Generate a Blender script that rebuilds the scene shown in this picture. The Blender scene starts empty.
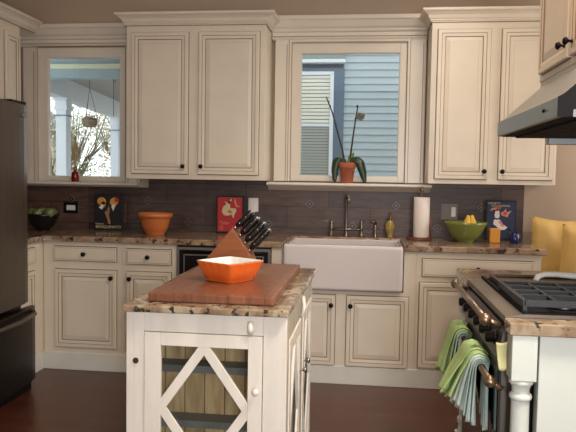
import bpy, bmesh, math, random
from mathutils import Vector, Matrix
random.seed(7)
PI = math.pi
scene = bpy.context.scene
C = scene.collection

# ------------------------------------------------------------------ camera
YAW, PITCH, ROLL, FPX = .1204, .0578, .0161, 657.27
cd = bpy.data.cameras.new('camera'); cam = bpy.data.objects.new('camera', cd); C.objects.link(cam)
cd.sensor_width = 36; cd.lens = FPX / 576 * 36; cd.clip_start = .05
F = Vector((-math.sin(YAW) * math.cos(PITCH), math.cos(YAW) * math.cos(PITCH), -math.sin(PITCH)))
X0 = Vector((math.cos(YAW), math.sin(YAW), 0))
U0 = Vector((-math.sin(YAW) * math.sin(PITCH), math.cos(YAW) * math.sin(PITCH), math.cos(PITCH)))
R_ = X0 * math.cos(ROLL) + U0 * math.sin(ROLL)
U_ = -X0 * math.sin(ROLL) + U0 * math.cos(ROLL)
m = Matrix((R_, U_, -F)).transposed().to_4x4(); m.translation = Vector((0, -4.8295, 1.3269))
cam.matrix_world = m
scene.camera = cam

# ------------------------------------------------------------------ light and exposure
world = bpy.data.worlds.new('world'); scene.world = world; world.use_nodes = True
bg = world.node_tree.nodes['Background']
bg.inputs[0].default_value = (.95, .97, 1.0, 1); bg.inputs[1].default_value = 1.9

def area(name, loc, rot, sx, sy, power, col):
    l = bpy.data.lights.new(name, 'AREA'); l.shape = 'RECTANGLE'; l.size = sx; l.size_y = sy
    l.energy = power; l.color = col
    o = bpy.data.objects.new(name, l); C.objects.link(o); o.location = loc; o.rotation_euler = rot
    return o
area('rear_fill_right', (.81, -6.3, 1.15), (math.radians(90), 0, 0), .5, 2.0, 50, (.92, .96, 1.0))  # added daylight strip; the door is made up, set clear of pane reflections
area('rear_fill_left', (-2.15, -6.3, 1.6), (math.radians(90), 0, 0), 1.1, 1.2, 9, (.92, .96, 1.0))  # second added daylight panel behind the camera; rear wall has no opening
area('ceiling_lamp_light', (.80, -3.45, 2.70), (0, 0, 0), .4, .4, 54, (1.0, .90, .76))
area('kitchen_lamp_light', (.55, -1.3, 2.72), (0, 0, 0), .4, .4, 11, (1.0, .88, .74))
area('nook_fill', (2.3, -.9, 1.6), (0, math.radians(90), 0), 1.2, .9, 16, (1.0, .96, .9))  # added fill to brighten the cushions; the nook wall has no window
area('camera_flash', (.05, -4.80, 1.29), (math.radians(89), 0, YAW), .07, .04, 10, (1.0, .98, .95))
area('hood_side_warm_fill', (.36, -2.55, 2.76), (0, math.radians(-30), 0), .10, .10, 7, (1.0, .66, .44))  # added warm fill that tints the cabinet over the hood, no known lamp

vs = scene.view_settings
vs.view_transform = 'Standard'; vs.look = 'None'; vs.exposure = 0.1; vs.gamma = 1.0; vs.use_curve_mapping = False

# ------------------------------------------------------------------ materials
def srgb(r, g, b):
    f = lambda c: (c / 255 / 12.92) if c / 255 <= .04045 else ((c / 255 + .055) / 1.055) ** 2.4
    return (f(r), f(g), f(b), 1)

def mat(name, col, rough=.5, metal=0, noise=0, nscale=8, bump=0, bscale=60, col2=None, stretch=None, spec=None, coat=0):
    mt = bpy.data.materials.new(name); mt.use_nodes = True
    nt = mt.node_tree; b = nt.nodes['Principled BSDF']
    b.inputs['Base Color'].default_value = col; b.inputs['Roughness'].default_value = rough
    b.inputs['Metallic'].default_value = metal
    if spec is not None: b.inputs['Specular IOR Level'].default_value = spec
    if coat: b.inputs['Coat Weight'].default_value = coat; b.inputs['Coat Roughness'].default_value = .08
    tc = nt.nodes.new('ShaderNodeTexCoord'); mp = nt.nodes.new('ShaderNodeMapping')
    nt.links.new(tc.outputs['Object'], mp.inputs[0])
    if stretch: mp.inputs['Scale'].default_value = stretch
    if noise or col2:
        n = nt.nodes.new('ShaderNodeTexNoise'); n.inputs['Scale'].default_value = nscale; n.inputs['Detail'].default_value = 6
        nt.links.new(mp.outputs[0], n.inputs[0])
        r = nt.nodes.new('ShaderNodeValToRGB'); nt.links.new(n.outputs[0], r.inputs[0])
        c2 = col2 or tuple([c * (1 - noise) for c in col[:3]] + [1])
        r.color_ramp.elements[0].position = .35; r.color_ramp.elements[0].color = c2
        r.color_ramp.elements[1].position = .65; r.color_ramp.elements[1].color = col
        nt.links.new(r.outputs[0], b.inputs['Base Color'])
    if bump:
        n2 = nt.nodes.new('ShaderNodeTexNoise'); n2.inputs['Scale'].default_value = bscale; n2.inputs['Detail'].default_value = 4
        nt.links.new(mp.outputs[0], n2.inputs[0])
        bp = nt.nodes.new('ShaderNodeBump'); bp.inputs['Strength'].default_value = bump; bp.inputs['Distance'].default_value = .005
        nt.links.new(n2.outputs[0], bp.inputs['Height']); nt.links.new(bp.outputs[0], b.inputs['Normal'])
    return mt

def granite(name, a, b_, c, d):
    mt = bpy.data.materials.new(name); mt.use_nodes = True; nt = mt.node_tree; N = nt.nodes; L = nt.links
    bs = N['Principled BSDF']; bs.inputs['Roughness'].default_value = .12
    tc = N.new('ShaderNodeTexCoord')
    n1 = N.new('ShaderNodeTexNoise'); n1.inputs['Scale'].default_value = 9; n1.inputs['Detail'].default_value = 8; n1.inputs['Distortion'].default_value = 1.2
    L.new(tc.outputs['Object'], n1.inputs[0])
    r = N.new('ShaderNodeValToRGB'); L.new(n1.outputs[0], r.inputs[0]); e = r.color_ramp.elements
    e[0].position = .36; e[0].color = b_; e[1].position = .62; e[1].color = c
    k = e.new(.49); k.color = a
    n2 = N.new('ShaderNodeTexNoise'); n2.inputs['Scale'].default_value = 34; n2.inputs['Detail'].default_value = 5
    L.new(tc.outputs['Object'], n2.inputs[0])
    r2 = N.new('ShaderNodeValToRGB'); L.new(n2.outputs[0], r2.inputs[0]); e = r2.color_ramp.elements
    e[0].position = .57; e[0].color = (0, 0, 0, 1); e[1].position = .625; e[1].color = (1, 1, 1, 1)
    mx = N.new('ShaderNodeMixRGB'); L.new(r2.outputs[0], mx.inputs[0]); L.new(r.outputs[0], mx.inputs[1]); mx.inputs[2].default_value = d
    L.new(mx.outputs[0], bs.inputs['Base Color'])
    return mt

CREAM = mat('cream_glazed_paint', srgb(222, 211, 194), .38, noise=.06, nscale=5)
CREAMW = mat('cream_trim_paint', srgb(228, 218, 204), .3, noise=.05, nscale=4)
GLAZE = mat('brown_glaze', srgb(146, 120, 96), .5)
GLAZED = mat('dark_brown_glaze', srgb(96, 68, 48), .5)
BOARDW = mat('toe_board_paint', srgb(216, 216, 208), .4, noise=.04)
WALLM = mat('taupe_wall_paint', srgb(182, 162, 142), .75, noise=.04, nscale=3, bump=.15, bscale=200)
CEILM = mat('ceiling_paint', srgb(225, 220, 210), .8)
BLACK = mat('black_metal', srgb(22, 20, 20), .35, .6)
KNOBM = mat('bronze_knob', srgb(28, 22, 20), .3, .7)
STEEL = mat('stainless_steel', srgb(150, 148, 144), .3, 1, bump=.05, bscale=90, stretch=(1, 12, 1))
STEELD = mat('brown_tinted_steel', srgb(120, 110, 100), .38, .7, noise=.15, nscale=3)
DARK_STEEL_SHADE = mat('dark_steel_and_shade', srgb(26, 26, 30), .7, 0, spec=.1)  # dark range and hood parts, and the shade painted on the hood's near side
LITEST = mat('pale_grey_metal', srgb(176, 182, 184), .4, .2)
FRIDGEM = mat('dark_brown_steel', srgb(84, 72, 62), .42, .25, noise=.12, nscale=2, bump=.04, bscale=60, stretch=(1, 14, 1))
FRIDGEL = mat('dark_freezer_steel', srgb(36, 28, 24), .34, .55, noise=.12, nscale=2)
GRAN = granite('granite', srgb(150, 124, 102), srgb(122, 96, 78), srgb(172, 150, 126), srgb(62, 52, 46))
GRANI = granite('granite_island', srgb(146, 124, 102), srgb(116, 90, 72), srgb(176, 164, 140), srgb(58, 54, 48))
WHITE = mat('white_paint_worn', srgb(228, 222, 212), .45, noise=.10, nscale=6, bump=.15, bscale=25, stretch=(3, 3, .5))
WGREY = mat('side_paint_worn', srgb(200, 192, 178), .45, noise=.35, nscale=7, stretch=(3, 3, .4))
PORC = mat('white_porcelain', srgb(214, 206, 206), .1, coat=.5)
PANELW = mat('white_panel_paint', srgb(208, 214, 208), .35)
ORANGE = mat('orange_glaze', srgb(228, 104, 40), .15, coat=.4)
ORANGEB = mat('orange_bowl_glaze', srgb(190, 108, 58), .25, coat=.3)
WHITEG = mat('white_glaze', srgb(232, 232, 226), .15)
GREENB = mat('green_bowl_glaze', srgb(118, 126, 62), .25, coat=.3)
YELLOW = mat('yellow_fruit', srgb(228, 182, 62), .45, noise=.15, nscale=30)
STEMD = mat('dark_stem', srgb(50, 38, 24), .7)
APPLEG = mat('green_fruit_skin', srgb(112, 122, 74), .35, noise=.4, nscale=18)
BOWLD = mat('dark_bowl', srgb(20, 18, 18), .3)
BRONZE = mat('aged_bronze', srgb(150, 138, 126), .25, .9, noise=.25, nscale=30)
PANELD = mat('dark_range_steel', srgb(84, 78, 72), .38, .6)
BRASS = mat('brass', srgb(146, 124, 100), .3, .85)
COPPER = mat('aged_copper_rail', srgb(140, 124, 110), .3, .8)
AMBER = mat('amber_soap', srgb(176, 152, 84), .12, noise=.35, nscale=30, coat=.5)
PAPER = mat('paper_towel', srgb(236, 226, 220), .9, bump=.3, bscale=90)
WOODR = mat('rose_wood', srgb(124, 70, 44), .45, noise=.35, nscale=10, stretch=(1, 6, 1))
WOODB = mat('knife_block_wood', srgb(150, 88, 48), .4, noise=.3, nscale=12, stretch=(1, 1, 5))
TERRA = mat('terracotta', srgb(186, 104, 72), .75, noise=.15, nscale=20)
LEAF = mat('orchid_leaf', srgb(46, 66, 38), .3, noise=.3, nscale=14)
LEAFL = mat('orchid_leaf_light', srgb(112, 140, 72), .4)
PETAL = mat('withered_petal', srgb(122, 120, 108), .7, noise=.3, nscale=60)
REDG = mat('red_glass', srgb(120, 18, 16), .1, coat=.5)
REED = mat('reed', srgb(190, 156, 104), .8)
IRON = mat('cast_iron', srgb(44, 46, 50), .42, .3, bump=.2, bscale=150)
GRID = mat('griddle_plate', srgb(92, 76, 64), .3, .6, noise=.2, nscale=4)
GOLD = mat('gold_cushion_fabric', srgb(222, 184, 110), .6, noise=.15, nscale=7)
BLUEJ = mat('blue_jar_glaze', srgb(20, 32, 84), .15, coat=.5)
CANDLE = mat('amber_candle_wax', srgb(206, 138, 44), .4)
BLADE = mat('satin_blade_steel', srgb(190, 190, 190), .25, 1)
HANDLE = mat('black_knife_handle', srgb(18, 16, 17), .25)
PLATEM = mat('outlet_plate', srgb(120, 112, 106), .5, .3)
ROCKER = mat('outlet_white', srgb(226, 224, 220), .4)
INSET = mat('pewter_inset', srgb(118, 112, 108), .45, .4)
HOOK = mat('thin_wire', srgb(60, 62, 66), .5, .5)
SIDING = mat('blue_siding', srgb(170, 188, 196), .6, noise=.05)
CORNER = mat('blue_grey_board', srgb(92, 114, 134), .6)
BLUEBEAM = mat('blue_beam_paint', srgb(150, 172, 182), .6)
CREAMS = mat('pale_green_stripe', srgb(216, 222, 190), .6)
PORCHC = mat('porch_ceiling_paint', srgb(164, 162, 160), .7)
OUTW = mat('outdoor_white_paint', srgb(222, 230, 238), .6)
BLINDL = mat('pale_blind', srgb(228, 230, 218), .6)
BLINDD = mat('screened_blind', srgb(166, 172, 168), .6)
BARK = mat('bark', srgb(134, 120, 108), .9)
EARTH = mat('ground_leaves', srgb(120, 112, 84), .95, noise=.5, nscale=3, col2=srgb(84, 98, 62))

def glassmat(name, tint=(.96, .98, .97, 1), gl=.06, rough=0.0):
    mt = bpy.data.materials.new(name); mt.use_nodes = True; nt = mt.node_tree; nt.nodes.clear()
    o = nt.nodes.new('ShaderNodeOutputMaterial'); t = nt.nodes.new('ShaderNodeBsdfTransparent'); g = nt.nodes.new('ShaderNodeBsdfGlossy')
    g.inputs['Roughness'].default_value = rough; t.inputs[0].default_value = tint
    x = nt.nodes.new('ShaderNodeMixShader'); x.inputs[0].default_value = gl
    nt.links.new(t.outputs[0], x.inputs[1]); nt.links.new(g.outputs[0], x.inputs[2]); nt.links.new(x.outputs[0], o.inputs[0])
    return mt
GLASS = glassmat('window_glass')
GLASSI = glassmat('cabinet_glass', (.93, .93, .92, 1), .04, .05)
ACRYL = glassmat('clear_acrylic', (.85, .86, .84, 1), .12)

def floor_mat():
    mt = bpy.data.materials.new('cherry_floorboards'); mt.use_nodes = True; nt = mt.node_tree; N = nt.nodes; L = nt.links
    b = N['Principled BSDF']; b.inputs['Roughness'].default_value = .3
    tc = N.new('ShaderNodeTexCoord'); br = N.new('ShaderNodeTexBrick')
    br.inputs['Scale'].default_value = 1; br.inputs['Brick Width'].default_value = 1.4; br.inputs['Row Height'].default_value = .085
    br.inputs['Mortar Size'].default_value = .0015; br.offset = .37
    br.inputs['Color1'].default_value = srgb(82, 42, 28); br.inputs['Color2'].default_value = srgb(98, 52, 36); br.inputs['Mortar'].default_value = srgb(30, 12, 8)
    L.new(tc.outputs['Object'], br.inputs[0])
    mp = N.new('ShaderNodeMapping'); mp.inputs['Scale'].default_value = (1.2, 22, 1); L.new(tc.outputs['Object'], mp.inputs[0])
    n = N.new('ShaderNodeTexNoise'); n.inputs['Scale'].default_value = 3; n.inputs['Detail'].default_value = 6; L.new(mp.outputs[0], n.inputs[0])
    mx = N.new('ShaderNodeMixRGB'); mx.blend_type = 'MULTIPLY'; mx.inputs[0].default_value = .55
    L.new(br.outputs[0], mx.inputs[1]); L.new(n.outputs[0], mx.inputs[2]); L.new(mx.outputs[0], b.inputs['Base Color'])
    return mt
FLOORM = floor_mat()

def slate_mat():
    mt = bpy.data.materials.new('slate_tiles'); mt.use_nodes = True; nt = mt.node_tree; N = nt.nodes; L = nt.links
    b = N['Principled BSDF']; b.inputs['Roughness'].default_value = .42
    tc = N.new('ShaderNodeTexCoord'); sx = N.new('ShaderNodeSeparateXYZ'); cx = N.new('ShaderNodeCombineXYZ')
    L.new(tc.outputs['Object'], sx.inputs[0]); ad = N.new('ShaderNodeMath'); ad.operation = 'ADD'
    L.new(sx.outputs[0], ad.inputs[0]); L.new(sx.outputs[1], ad.inputs[1])
    L.new(ad.outputs[0], cx.inputs[0]); L.new(sx.outputs[2], cx.inputs[1])
    mp = N.new('ShaderNodeMapping'); mp.inputs['Location'].default_value = (-.204 + 6.12, -.827 + .312 * 4, 0); L.new(cx.outputs[0], mp.inputs[0])
    br = N.new('ShaderNodeTexBrick'); br.inputs['Scale'].default_value = 1; br.inputs['Brick Width'].default_value = .612
    br.inputs['Row Height'].default_value = .156; br.inputs['Mortar Size'].default_value = .0022; br.offset = .5
    br.inputs['Color1'].default_value = srgb(90, 74, 70); br.inputs['Color2'].default_value = srgb(126, 94, 84); br.inputs['Mortar'].default_value = srgb(48, 38, 36)
    L.new(mp.outputs[0], br.inputs[0])
    m2 = N.new('ShaderNodeMapping'); m2.inputs['Scale'].default_value = (2, 2, 9); L.new(tc.outputs['Object'], m2.inputs[0])
    n = N.new('ShaderNodeTexNoise'); n.inputs['Scale'].default_value = 4; n.inputs['Detail'].default_value = 9; L.new(m2.outputs[0], n.inputs[0])
    mx = N.new('ShaderNodeMixRGB'); mx.blend_type = 'MULTIPLY'; mx.inputs[0].default_value = .9
    L.new(br.outputs[0], mx.inputs[1]); L.new(n.outputs[0], mx.inputs[2]); L.new(mx.outputs[0], b.inputs['Base Color'])
    bp = N.new('ShaderNodeBump'); bp.inputs['Strength'].default_value = .3; bp.inputs['Distance'].default_value = .004
    L.new(n.outputs[0], bp.inputs['Height']); L.new(bp.outputs[0], b.inputs['Normal'])
    return mt
SLATE = slate_mat()

def plank_mat(name, c1, c2, cm, w, axis='X'):
    mt = bpy.data.materials.new(name); mt.use_nodes = True; nt = mt.node_tree; N = nt.nodes; L = nt.links
    b = N['Principled BSDF']; b.inputs['Roughness'].default_value = .7
    tc = N.new('ShaderNodeTexCoord'); sx = N.new('ShaderNodeSeparateXYZ'); cx = N.new('ShaderNodeCombineXYZ')
    L.new(tc.outputs['Object'], sx.inputs[0]); L.new(sx.outputs[2], cx.inputs[0]); L.new(sx.outputs[axis], cx.inputs[1])
    br = N.new('ShaderNodeTexBrick'); br.inputs['Scale'].default_value = 1; br.inputs['Brick Width'].default_value = 5
    br.inputs['Row Height'].default_value = w; br.inputs['Mortar Size'].default_value = .002
    br.inputs['Color1'].default_value = c1; br.inputs['Color2'].default_value = c2; br.inputs['Mortar'].default_value = cm
    L.new(cx.outputs[0], br.inputs[0])
    m2 = N.new('ShaderNodeMapping'); m2.inputs['Scale'].default_value = (9, 9, 1.5); L.new(tc.outputs['Object'], m2.inputs[0])
    n = N.new('ShaderNodeTexNoise'); n.inputs['Scale'].default_value = 5; n.inputs['Detail'].default_value = 7; L.new(m2.outputs[0], n.inputs[0])
    mx = N.new('ShaderNodeMixRGB'); mx.blend_type = 'OVERLAY'; mx.inputs[0].default_value = .8
    L.new(br.outputs[0], mx.inputs[1]); L.new(n.outputs[0], mx.inputs[2]); L.new(mx.outputs[0], b.inputs['Base Color'])
    return mt
PLANKS = plank_mat('weathered_planks', srgb(226, 202, 158), srgb(196, 172, 130), srgb(110, 92, 66), .075)
BUTCHER = plank_mat('butcher_block', srgb(128, 82, 60), srgb(116, 72, 54), srgb(100, 60, 44), .06)
BUTCHER.node_tree.nodes['Principled BSDF'].inputs['Roughness'].default_value = .3
# turn the plank direction for the board so strips run front to back
for n_ in BUTCHER.node_tree.nodes:
    if n_.type == 'SEPXYZ':
        for l_ in list(BUTCHER.node_tree.links):
            if l_.from_node == n_ and l_.from_socket.name == 'Z':
                tgt = l_.to_socket; BUTCHER.node_tree.links.remove(l_); BUTCHER.node_tree.links.new(n_.outputs['Y'], tgt)

def stripe_mat(name, base, line, freq):
    mt = bpy.data.materials.new(name); mt.use_nodes = True; nt = mt.node_tree; N = nt.nodes; L = nt.links
    b = N['Principled BSDF']; b.inputs['Roughness'].default_value = .9
    tc = N.new('ShaderNodeUVMap'); w = N.new('ShaderNodeTexWave'); w.inputs['Scale'].default_value = freq
    w.bands_direction = 'X'; L.new(tc.outputs[0], w.inputs[0])
    r = N.new('ShaderNodeValToRGB'); L.new(w.outputs[0], r.inputs[0]); e = r.color_ramp.elements
    e[0].position = .35; e[0].color = line; e[1].position = .55; e[1].color = base
    L.new(r.outputs[0], b.inputs['Base Color']); return mt
TOWG = mat('green_terry', srgb(174, 200, 134), .95, noise=.12, nscale=15, bump=.3, bscale=200)
TOWS = stripe_mat('striped_terry', srgb(222, 232, 226), srgb(168, 192, 186), 4)
TOWY = mat('pale_yellow_cloth', srgb(186, 184, 134), .9)

# ------------------------------------------------------------------ mesh helpers
class MB:
    def __init__(s): s.v = []; s.f = []; s.m = []; s.sm = []; s.uv = {}
    def face(s, idx, mi=0, sm=False): s.f.append(tuple(idx)); s.m.append(mi); s.sm.append(sm)
    def box(s, x0, x1, y0, y1, z0, z1, mi=0):
        b = len(s.v); s.v += [(x, y, z) for z in (z0, z1) for y in (y0, y1) for x in (x0, x1)]
        for q in ((0, 2, 3, 1), (4, 5, 7, 6), (0, 1, 5, 4), (2, 6, 7, 3), (0, 4, 6, 2), (1, 3, 7, 5)): s.face([b + i for i in q], mi)
        return s
    def obox(s, c, ax, ay, az, mi=0):
        c, ax, ay, az = map(Vector, (c, ax, ay, az)); b = len(s.v)
        for k in (-1, 1):
            for j in (-1, 1):
                for i in (-1, 1): s.v.append(tuple(c + ax * i + ay * j + az * k))
        for q in ((0, 2, 3, 1), (4, 5, 7, 6), (0, 1, 5, 4), (2, 6, 7, 3), (0, 4, 6, 2), (1, 3, 7, 5)): s.face([b + i for i in q], mi)
        return s
    def prism(s, pts, fn, a, b, mi=0):
        n = len(pts); o = len(s.v)
        for h in (a, b): s.v += [tuple(fn(p[0], p[1], h)) for p in pts]
        s.face([o + i for i in range(n)][::-1], mi); s.face([o + n + i for i in range(n)], mi)
        for i in range(n): j = (i + 1) % n; s.face([o + i, o + j, o + n + j, o + n + i], mi)
        return s
    def lathe(s, prof, c, seg=28, axis='z', mi=0, sx=1, sy=1):
        o = len(s.v); n = len(prof); cx, cy, cz = c
        for r, h in prof:
            r = max(r, 1e-4)
            for k in range(seg):
                a = 2 * PI * k / seg; p, q = r * math.cos(a) * sx, r * math.sin(a) * sy
                s.v.append({'z': (cx + p, cy + q, cz + h), 'x': (cx + h, cy + p, cz + q), 'y': (cx + p, cy + h, cz + q)}[axis])
        for i in range(n - 1):
            for k in range(seg):
                l = (k + 1) % seg; s.face([o + i * seg + k, o + i * seg + l, o + (i + 1) * seg + l, o + (i + 1) * seg + k], mi, True)
        s.face([o + k for k in range(seg)][::-1], mi); s.face([o + (n - 1) * seg + k for k in range(seg)], mi)
        return s
    def tube(s, pts, r, seg=10, mi=0, flat=1):
        pts = [Vector(p) for p in pts]; n = len(pts); o = len(s.v)
        rs = r if isinstance(r, (list, tuple)) else [r] * n
        t0 = (pts[1] - pts[0]).normalized(); ref = Vector((0, 0, 1)) if abs(t0.z) < .9 else Vector((1, 0, 0))
        a = t0.cross(ref).normalized()
        for i, p in enumerate(pts):
            t = (pts[min(i + 1, n - 1)] - pts[max(i - 1, 0)]).normalized()
            a = (a - t * a.dot(t)).normalized(); b = t.cross(a)
            for k in range(seg):
                g = 2 * PI * k / seg; s.v.append(tuple(p + a * (rs[i] * math.cos(g)) + b * (rs[i] * flat * math.sin(g))))
        for i in range(n - 1):
            for k in range(seg):
                l = (k + 1) % seg; s.face([o + i * seg + k, o + i * seg + l, o + (i + 1) * seg + l, o + (i + 1) * seg + k], mi, True)
        s.face([o + k for k in range(seg)][::-1], mi); s.face([o + (n - 1) * seg + k for k in range(seg)], mi)
        return s
    def ball(s, c, r, sx=1, sy=1, sz=1, seg=16, mi=0):
        k = 10; return s.lathe([(r * math.sin(PI * i / k), -r * sz * math.cos(PI * i / k)) for i in range(k + 1)], c, seg, 'z', mi, sx, sy)
    def grid(s, fn, nu, nv, mi=0, close=False):
        o = len(s.v)
        for j in range(nv + 1):
            for i in range(nu + 1):
                s.v.append(tuple(fn(i / nu, j / nv)))
                s.uv[len(s.v) - 1] = (i / nu, j / nv)
        w = nu + 1
        for j in range(nv):
            for i in range(nu): s.face([o + j * w + i, o + j * w + i + 1, o + (j + 1) * w + i + 1, o + (j + 1) * w + i], mi, True)
        return s
    def sweep(s, path, prof, z0, mi=0):
        """sweep profile [(out,z)] along an xy path (outward = right-hand side of travel), mitred"""
        o = len(s.v); n = len(path); k = len(prof); P = [Vector(p) for p in path]
        for i in range(n):
            d1 = (P[i] - P[i - 1]).normalized() if i else None
            d2 = (P[i + 1] - P[i]).normalized() if i < n - 1 else None
            n1 = Vector((d1.y, -d1.x)) if d1 else None; n2 = Vector((d2.y, -d2.x)) if d2 else None
            if n1 and n2: nn = (n1 + n2); nn = nn / (nn.dot(n1))
            else: nn = n1 or n2
            for a, z in prof: s.v.append((P[i].x + nn.x * a, P[i].y + nn.y * a, z0 + z))
        for i in range(n - 1):
            for j in range(k): l = (j + 1) % k; s.face([o + i * k + j, o + i * k + l, o + (i + 1) * k + l, o + (i + 1) * k + j], mi)
        s.face([o + j for j in range(k)], mi); s.face([o + (n - 1) * k + j for j in range(k)][::-1], mi)
        return s
    def build(s, name, mats, parent=None, loc=None, bevel=0, solid=0, sub=0):
        if not isinstance(mats, (list, tuple)): mats = [mats]
        off = Vector(parent['_w']) if parent is not None else Vector(loc or (0, 0, 0))
        me = bpy.data.meshes.new(name); me.from_pydata([tuple(Vector(v) - off) for v in s.v], [], s.f)
        for mt in mats: me.materials.append(mt)
        for p, mi, sm in zip(me.polygons, s.m, s.sm): p.material_index = mi; p.use_smooth = sm
        if s.uv:
            ul = me.uv_layers.new(name='UVMap')
            for lp in me.loops: ul.data[lp.index].uv = s.uv.get(lp.vertex_index, (0, 0))
        bm = bmesh.new(); bm.from_mesh(me); bmesh.ops.recalc_face_normals(bm, faces=bm.faces); bm.to_mesh(me); bm.free()
        ob = bpy.data.objects.new(name, me); C.objects.link(ob)
        if parent is not None:
            ob.parent = parent; ob['_w'] = tuple(off)
        else: ob.location = off; ob['_w'] = tuple(off)
        if solid: md = ob.modifiers.new('s', 'SOLIDIFY'); md.thickness = solid; md.offset = 0
        if sub: md = ob.modifiers.new('u', 'SUBSURF'); md.levels = md.render_levels = sub
        if bevel:
            md = ob.modifiers.new('b', 'BEVEL'); md.width = bevel; md.segments = 2; md.limit_method = 'ANGLE'; md.angle_limit = math.radians(40)
        return ob

def thing(name, label, cat, loc=(0, 0, 0), group=None):
    o = bpy.data.objects.new(name, None); C.objects.link(o); o.location = loc; o['_w'] = tuple(loc)
    o.empty_display_size = .05
    return tag(o, label, cat, group)
def tag(o, label, cat, group=None):
    o['label'] = label; o['category'] = cat
    if group: o['group'] = group
    return o
def struct(o): o['kind'] = 'structure'; return o

def smooth_obj(o):
    for p in o.data.polygons: p.use_smooth = True
    return o

# mapping for things on a vertical face: u along the face, n outwards, z up
def face_map(kind, c):
    if kind == 'back': return lambda u, n, z: (u, c - n, z)         # faces -y
    if kind == 'left': return lambda u, n, z: (c + n, u, z)         # faces +x
    if kind == 'right': return lambda u, n, z: (c - n, u, z)        # faces -x

def rings(mb, fm, u0, u1, z0, z1, prof):
    """nested rectangles: prof = [(inset, height, material of the strip leading here)]"""
    o = len(mb.v)
    for ins, h, _ in prof:
        for u, z in ((u0 + ins, z0 + ins), (u1 - ins, z0 + ins), (u1 - ins, z1 - ins), (u0 + ins, z1 - ins)): mb.v.append(fm(u, h, z))
    for i in range(1, len(prof)):
        for k in range(4):
            l = (k + 1) % 4; a = o + (i - 1) * 4; b = o + i * 4
            mb.face([a + k, a + l, b + l, b + k], prof[i][2])
    b = o + (len(prof) - 1) * 4; mb.face([b, b + 1, b + 2, b + 3], 0); mb.face([o + 3, o + 2, o + 1, o], 0)

DOORP = [(-.004, .0002, 2), (-.004, .0016, 2), (0, .0016, 2), (0, .015, 0), (.003, .018, 0), (.024, .018, 0), (.026, .0155, 1), (.0275, .0155, 1), (.046, .0135, 0),
         (.049, .009, 1), (.051, .009, 1), (.053, .0095, 0), (.076, .0135, 0), (.0768, .0133, 1), (.0778, .0135, 0)]
DRAWP = [(-.0042, .0002, 2), (-.0042, .0016, 2), (0, .0016, 2), (0, .015, 0), (.002, .018, 0), (.008, .018, 0), (.010, .0165, 1), (.012, .018, 0)]

KNOBPROF = [(.009, 0), (.009, .003), (.0055, .006), (.005, .014), (.010, .018), (.0155, .023), (.0155, .029), (.010, .034), (.003, .036)]
def knob(parent, fm, u, z, h0=.018, s=1, m_=None):
    mb = MB(); o = len(mb.v); seg = 18
    for r, h in KNOBPROF:
        for k in range(seg): a = 2 * PI * k / seg; mb.v.append(fm(u + r * s * math.cos(a), h0 + h * s, z + r * s * math.sin(a)))
    for i in range(len(KNOBPROF) - 1):
        for k in range(seg):
            l = (k + 1) % seg; mb.face([o + i * seg + k, o + i * seg + l, o + (i + 1) * seg + l, o + (i + 1) * seg + k], 0, True)
    mb.face([o + (len(KNOBPROF) - 1) * seg + k for k in range(seg)])
    return mb.build('knob', m_ or KNOBM, parent)
def door(parent, fm, u0, u1, z0, z1, ku=None, kz=None, name='door', mats=None, prof=DOORP):
    mb = MB(); rings(mb, fm, u0, u1, z0, z1, prof)
    d = mb.build(name, mats or [CREAM, GLAZE, GLAZED], parent)
    if ku is not None: knob(d, fm, ku, kz)
    return d
def drawer(parent, fm, u0, u1, z0, z1, k=True):
    d = door(parent, fm, u0, u1, z0, z1, name='drawer', prof=DRAWP)
    if k: knob(d, fm, (u0 + u1) / 2, (z0 + z1) / 2)
    return d

# ------------------------------------------------------------------ room shell
XL, XR, XN, YR, ZC = -2.80, 1.08, 2.40, -6.4, 2.80
W1 = (-2.44, -1.873, 1.317, 2.208); W2 = (-.498, .203, 1.350, 2.228)
mb = MB()
def wall_with_holes(mb, x0, x1, z0, z1, y0, y1, holes):
    xs = x0
    for (a, b, c, d) in holes:
        a, b, c, d = a - .062, b + .046, c - .038, d + .065; mb.box(xs, a, y0, y1, z0, z1); mb.box(a, b, y0, y1, z0, c); mb.box(a, b, y0, y1, d, z1); xs = b
    mb.box(xs, x1, y0, y1, z0, z1)
wall_with_holes(mb, XL - .12, XN + .12, 0, ZC, 0, .10, [W1, W2])
struct(mb.build('wall_back', WALLM))
struct(MB().box(XL - .12, XL, YR, 0, 0, ZC).build('wall_left', WALLM))
struct(MB().box(XR, XR + .14, YR, -1.69, 0, ZC).build('wall_right', WALLM))
struct(MB().box(XR + .14, XN, -1.83, -1.69, 0, ZC).build('wall_nook_front', WALLM))
struct(MB().box(XN, XN + .12, -1.83, 0, 0, ZC).build('wall_nook_right', WALLM))
struct(MB().box(XL - .12, XR + .14, YR - .12, YR, 0, ZC).build('wall_rear', WALLM))
struct(MB().box(XL - .12, XN + .12, YR - .12, .14, -.08, 0).build('floor', FLOORM))
struct(MB().box(XL - .12, XN + .12, YR - .12, .14, ZC, ZC + .1).build('ceiling', CEILM))

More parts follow.
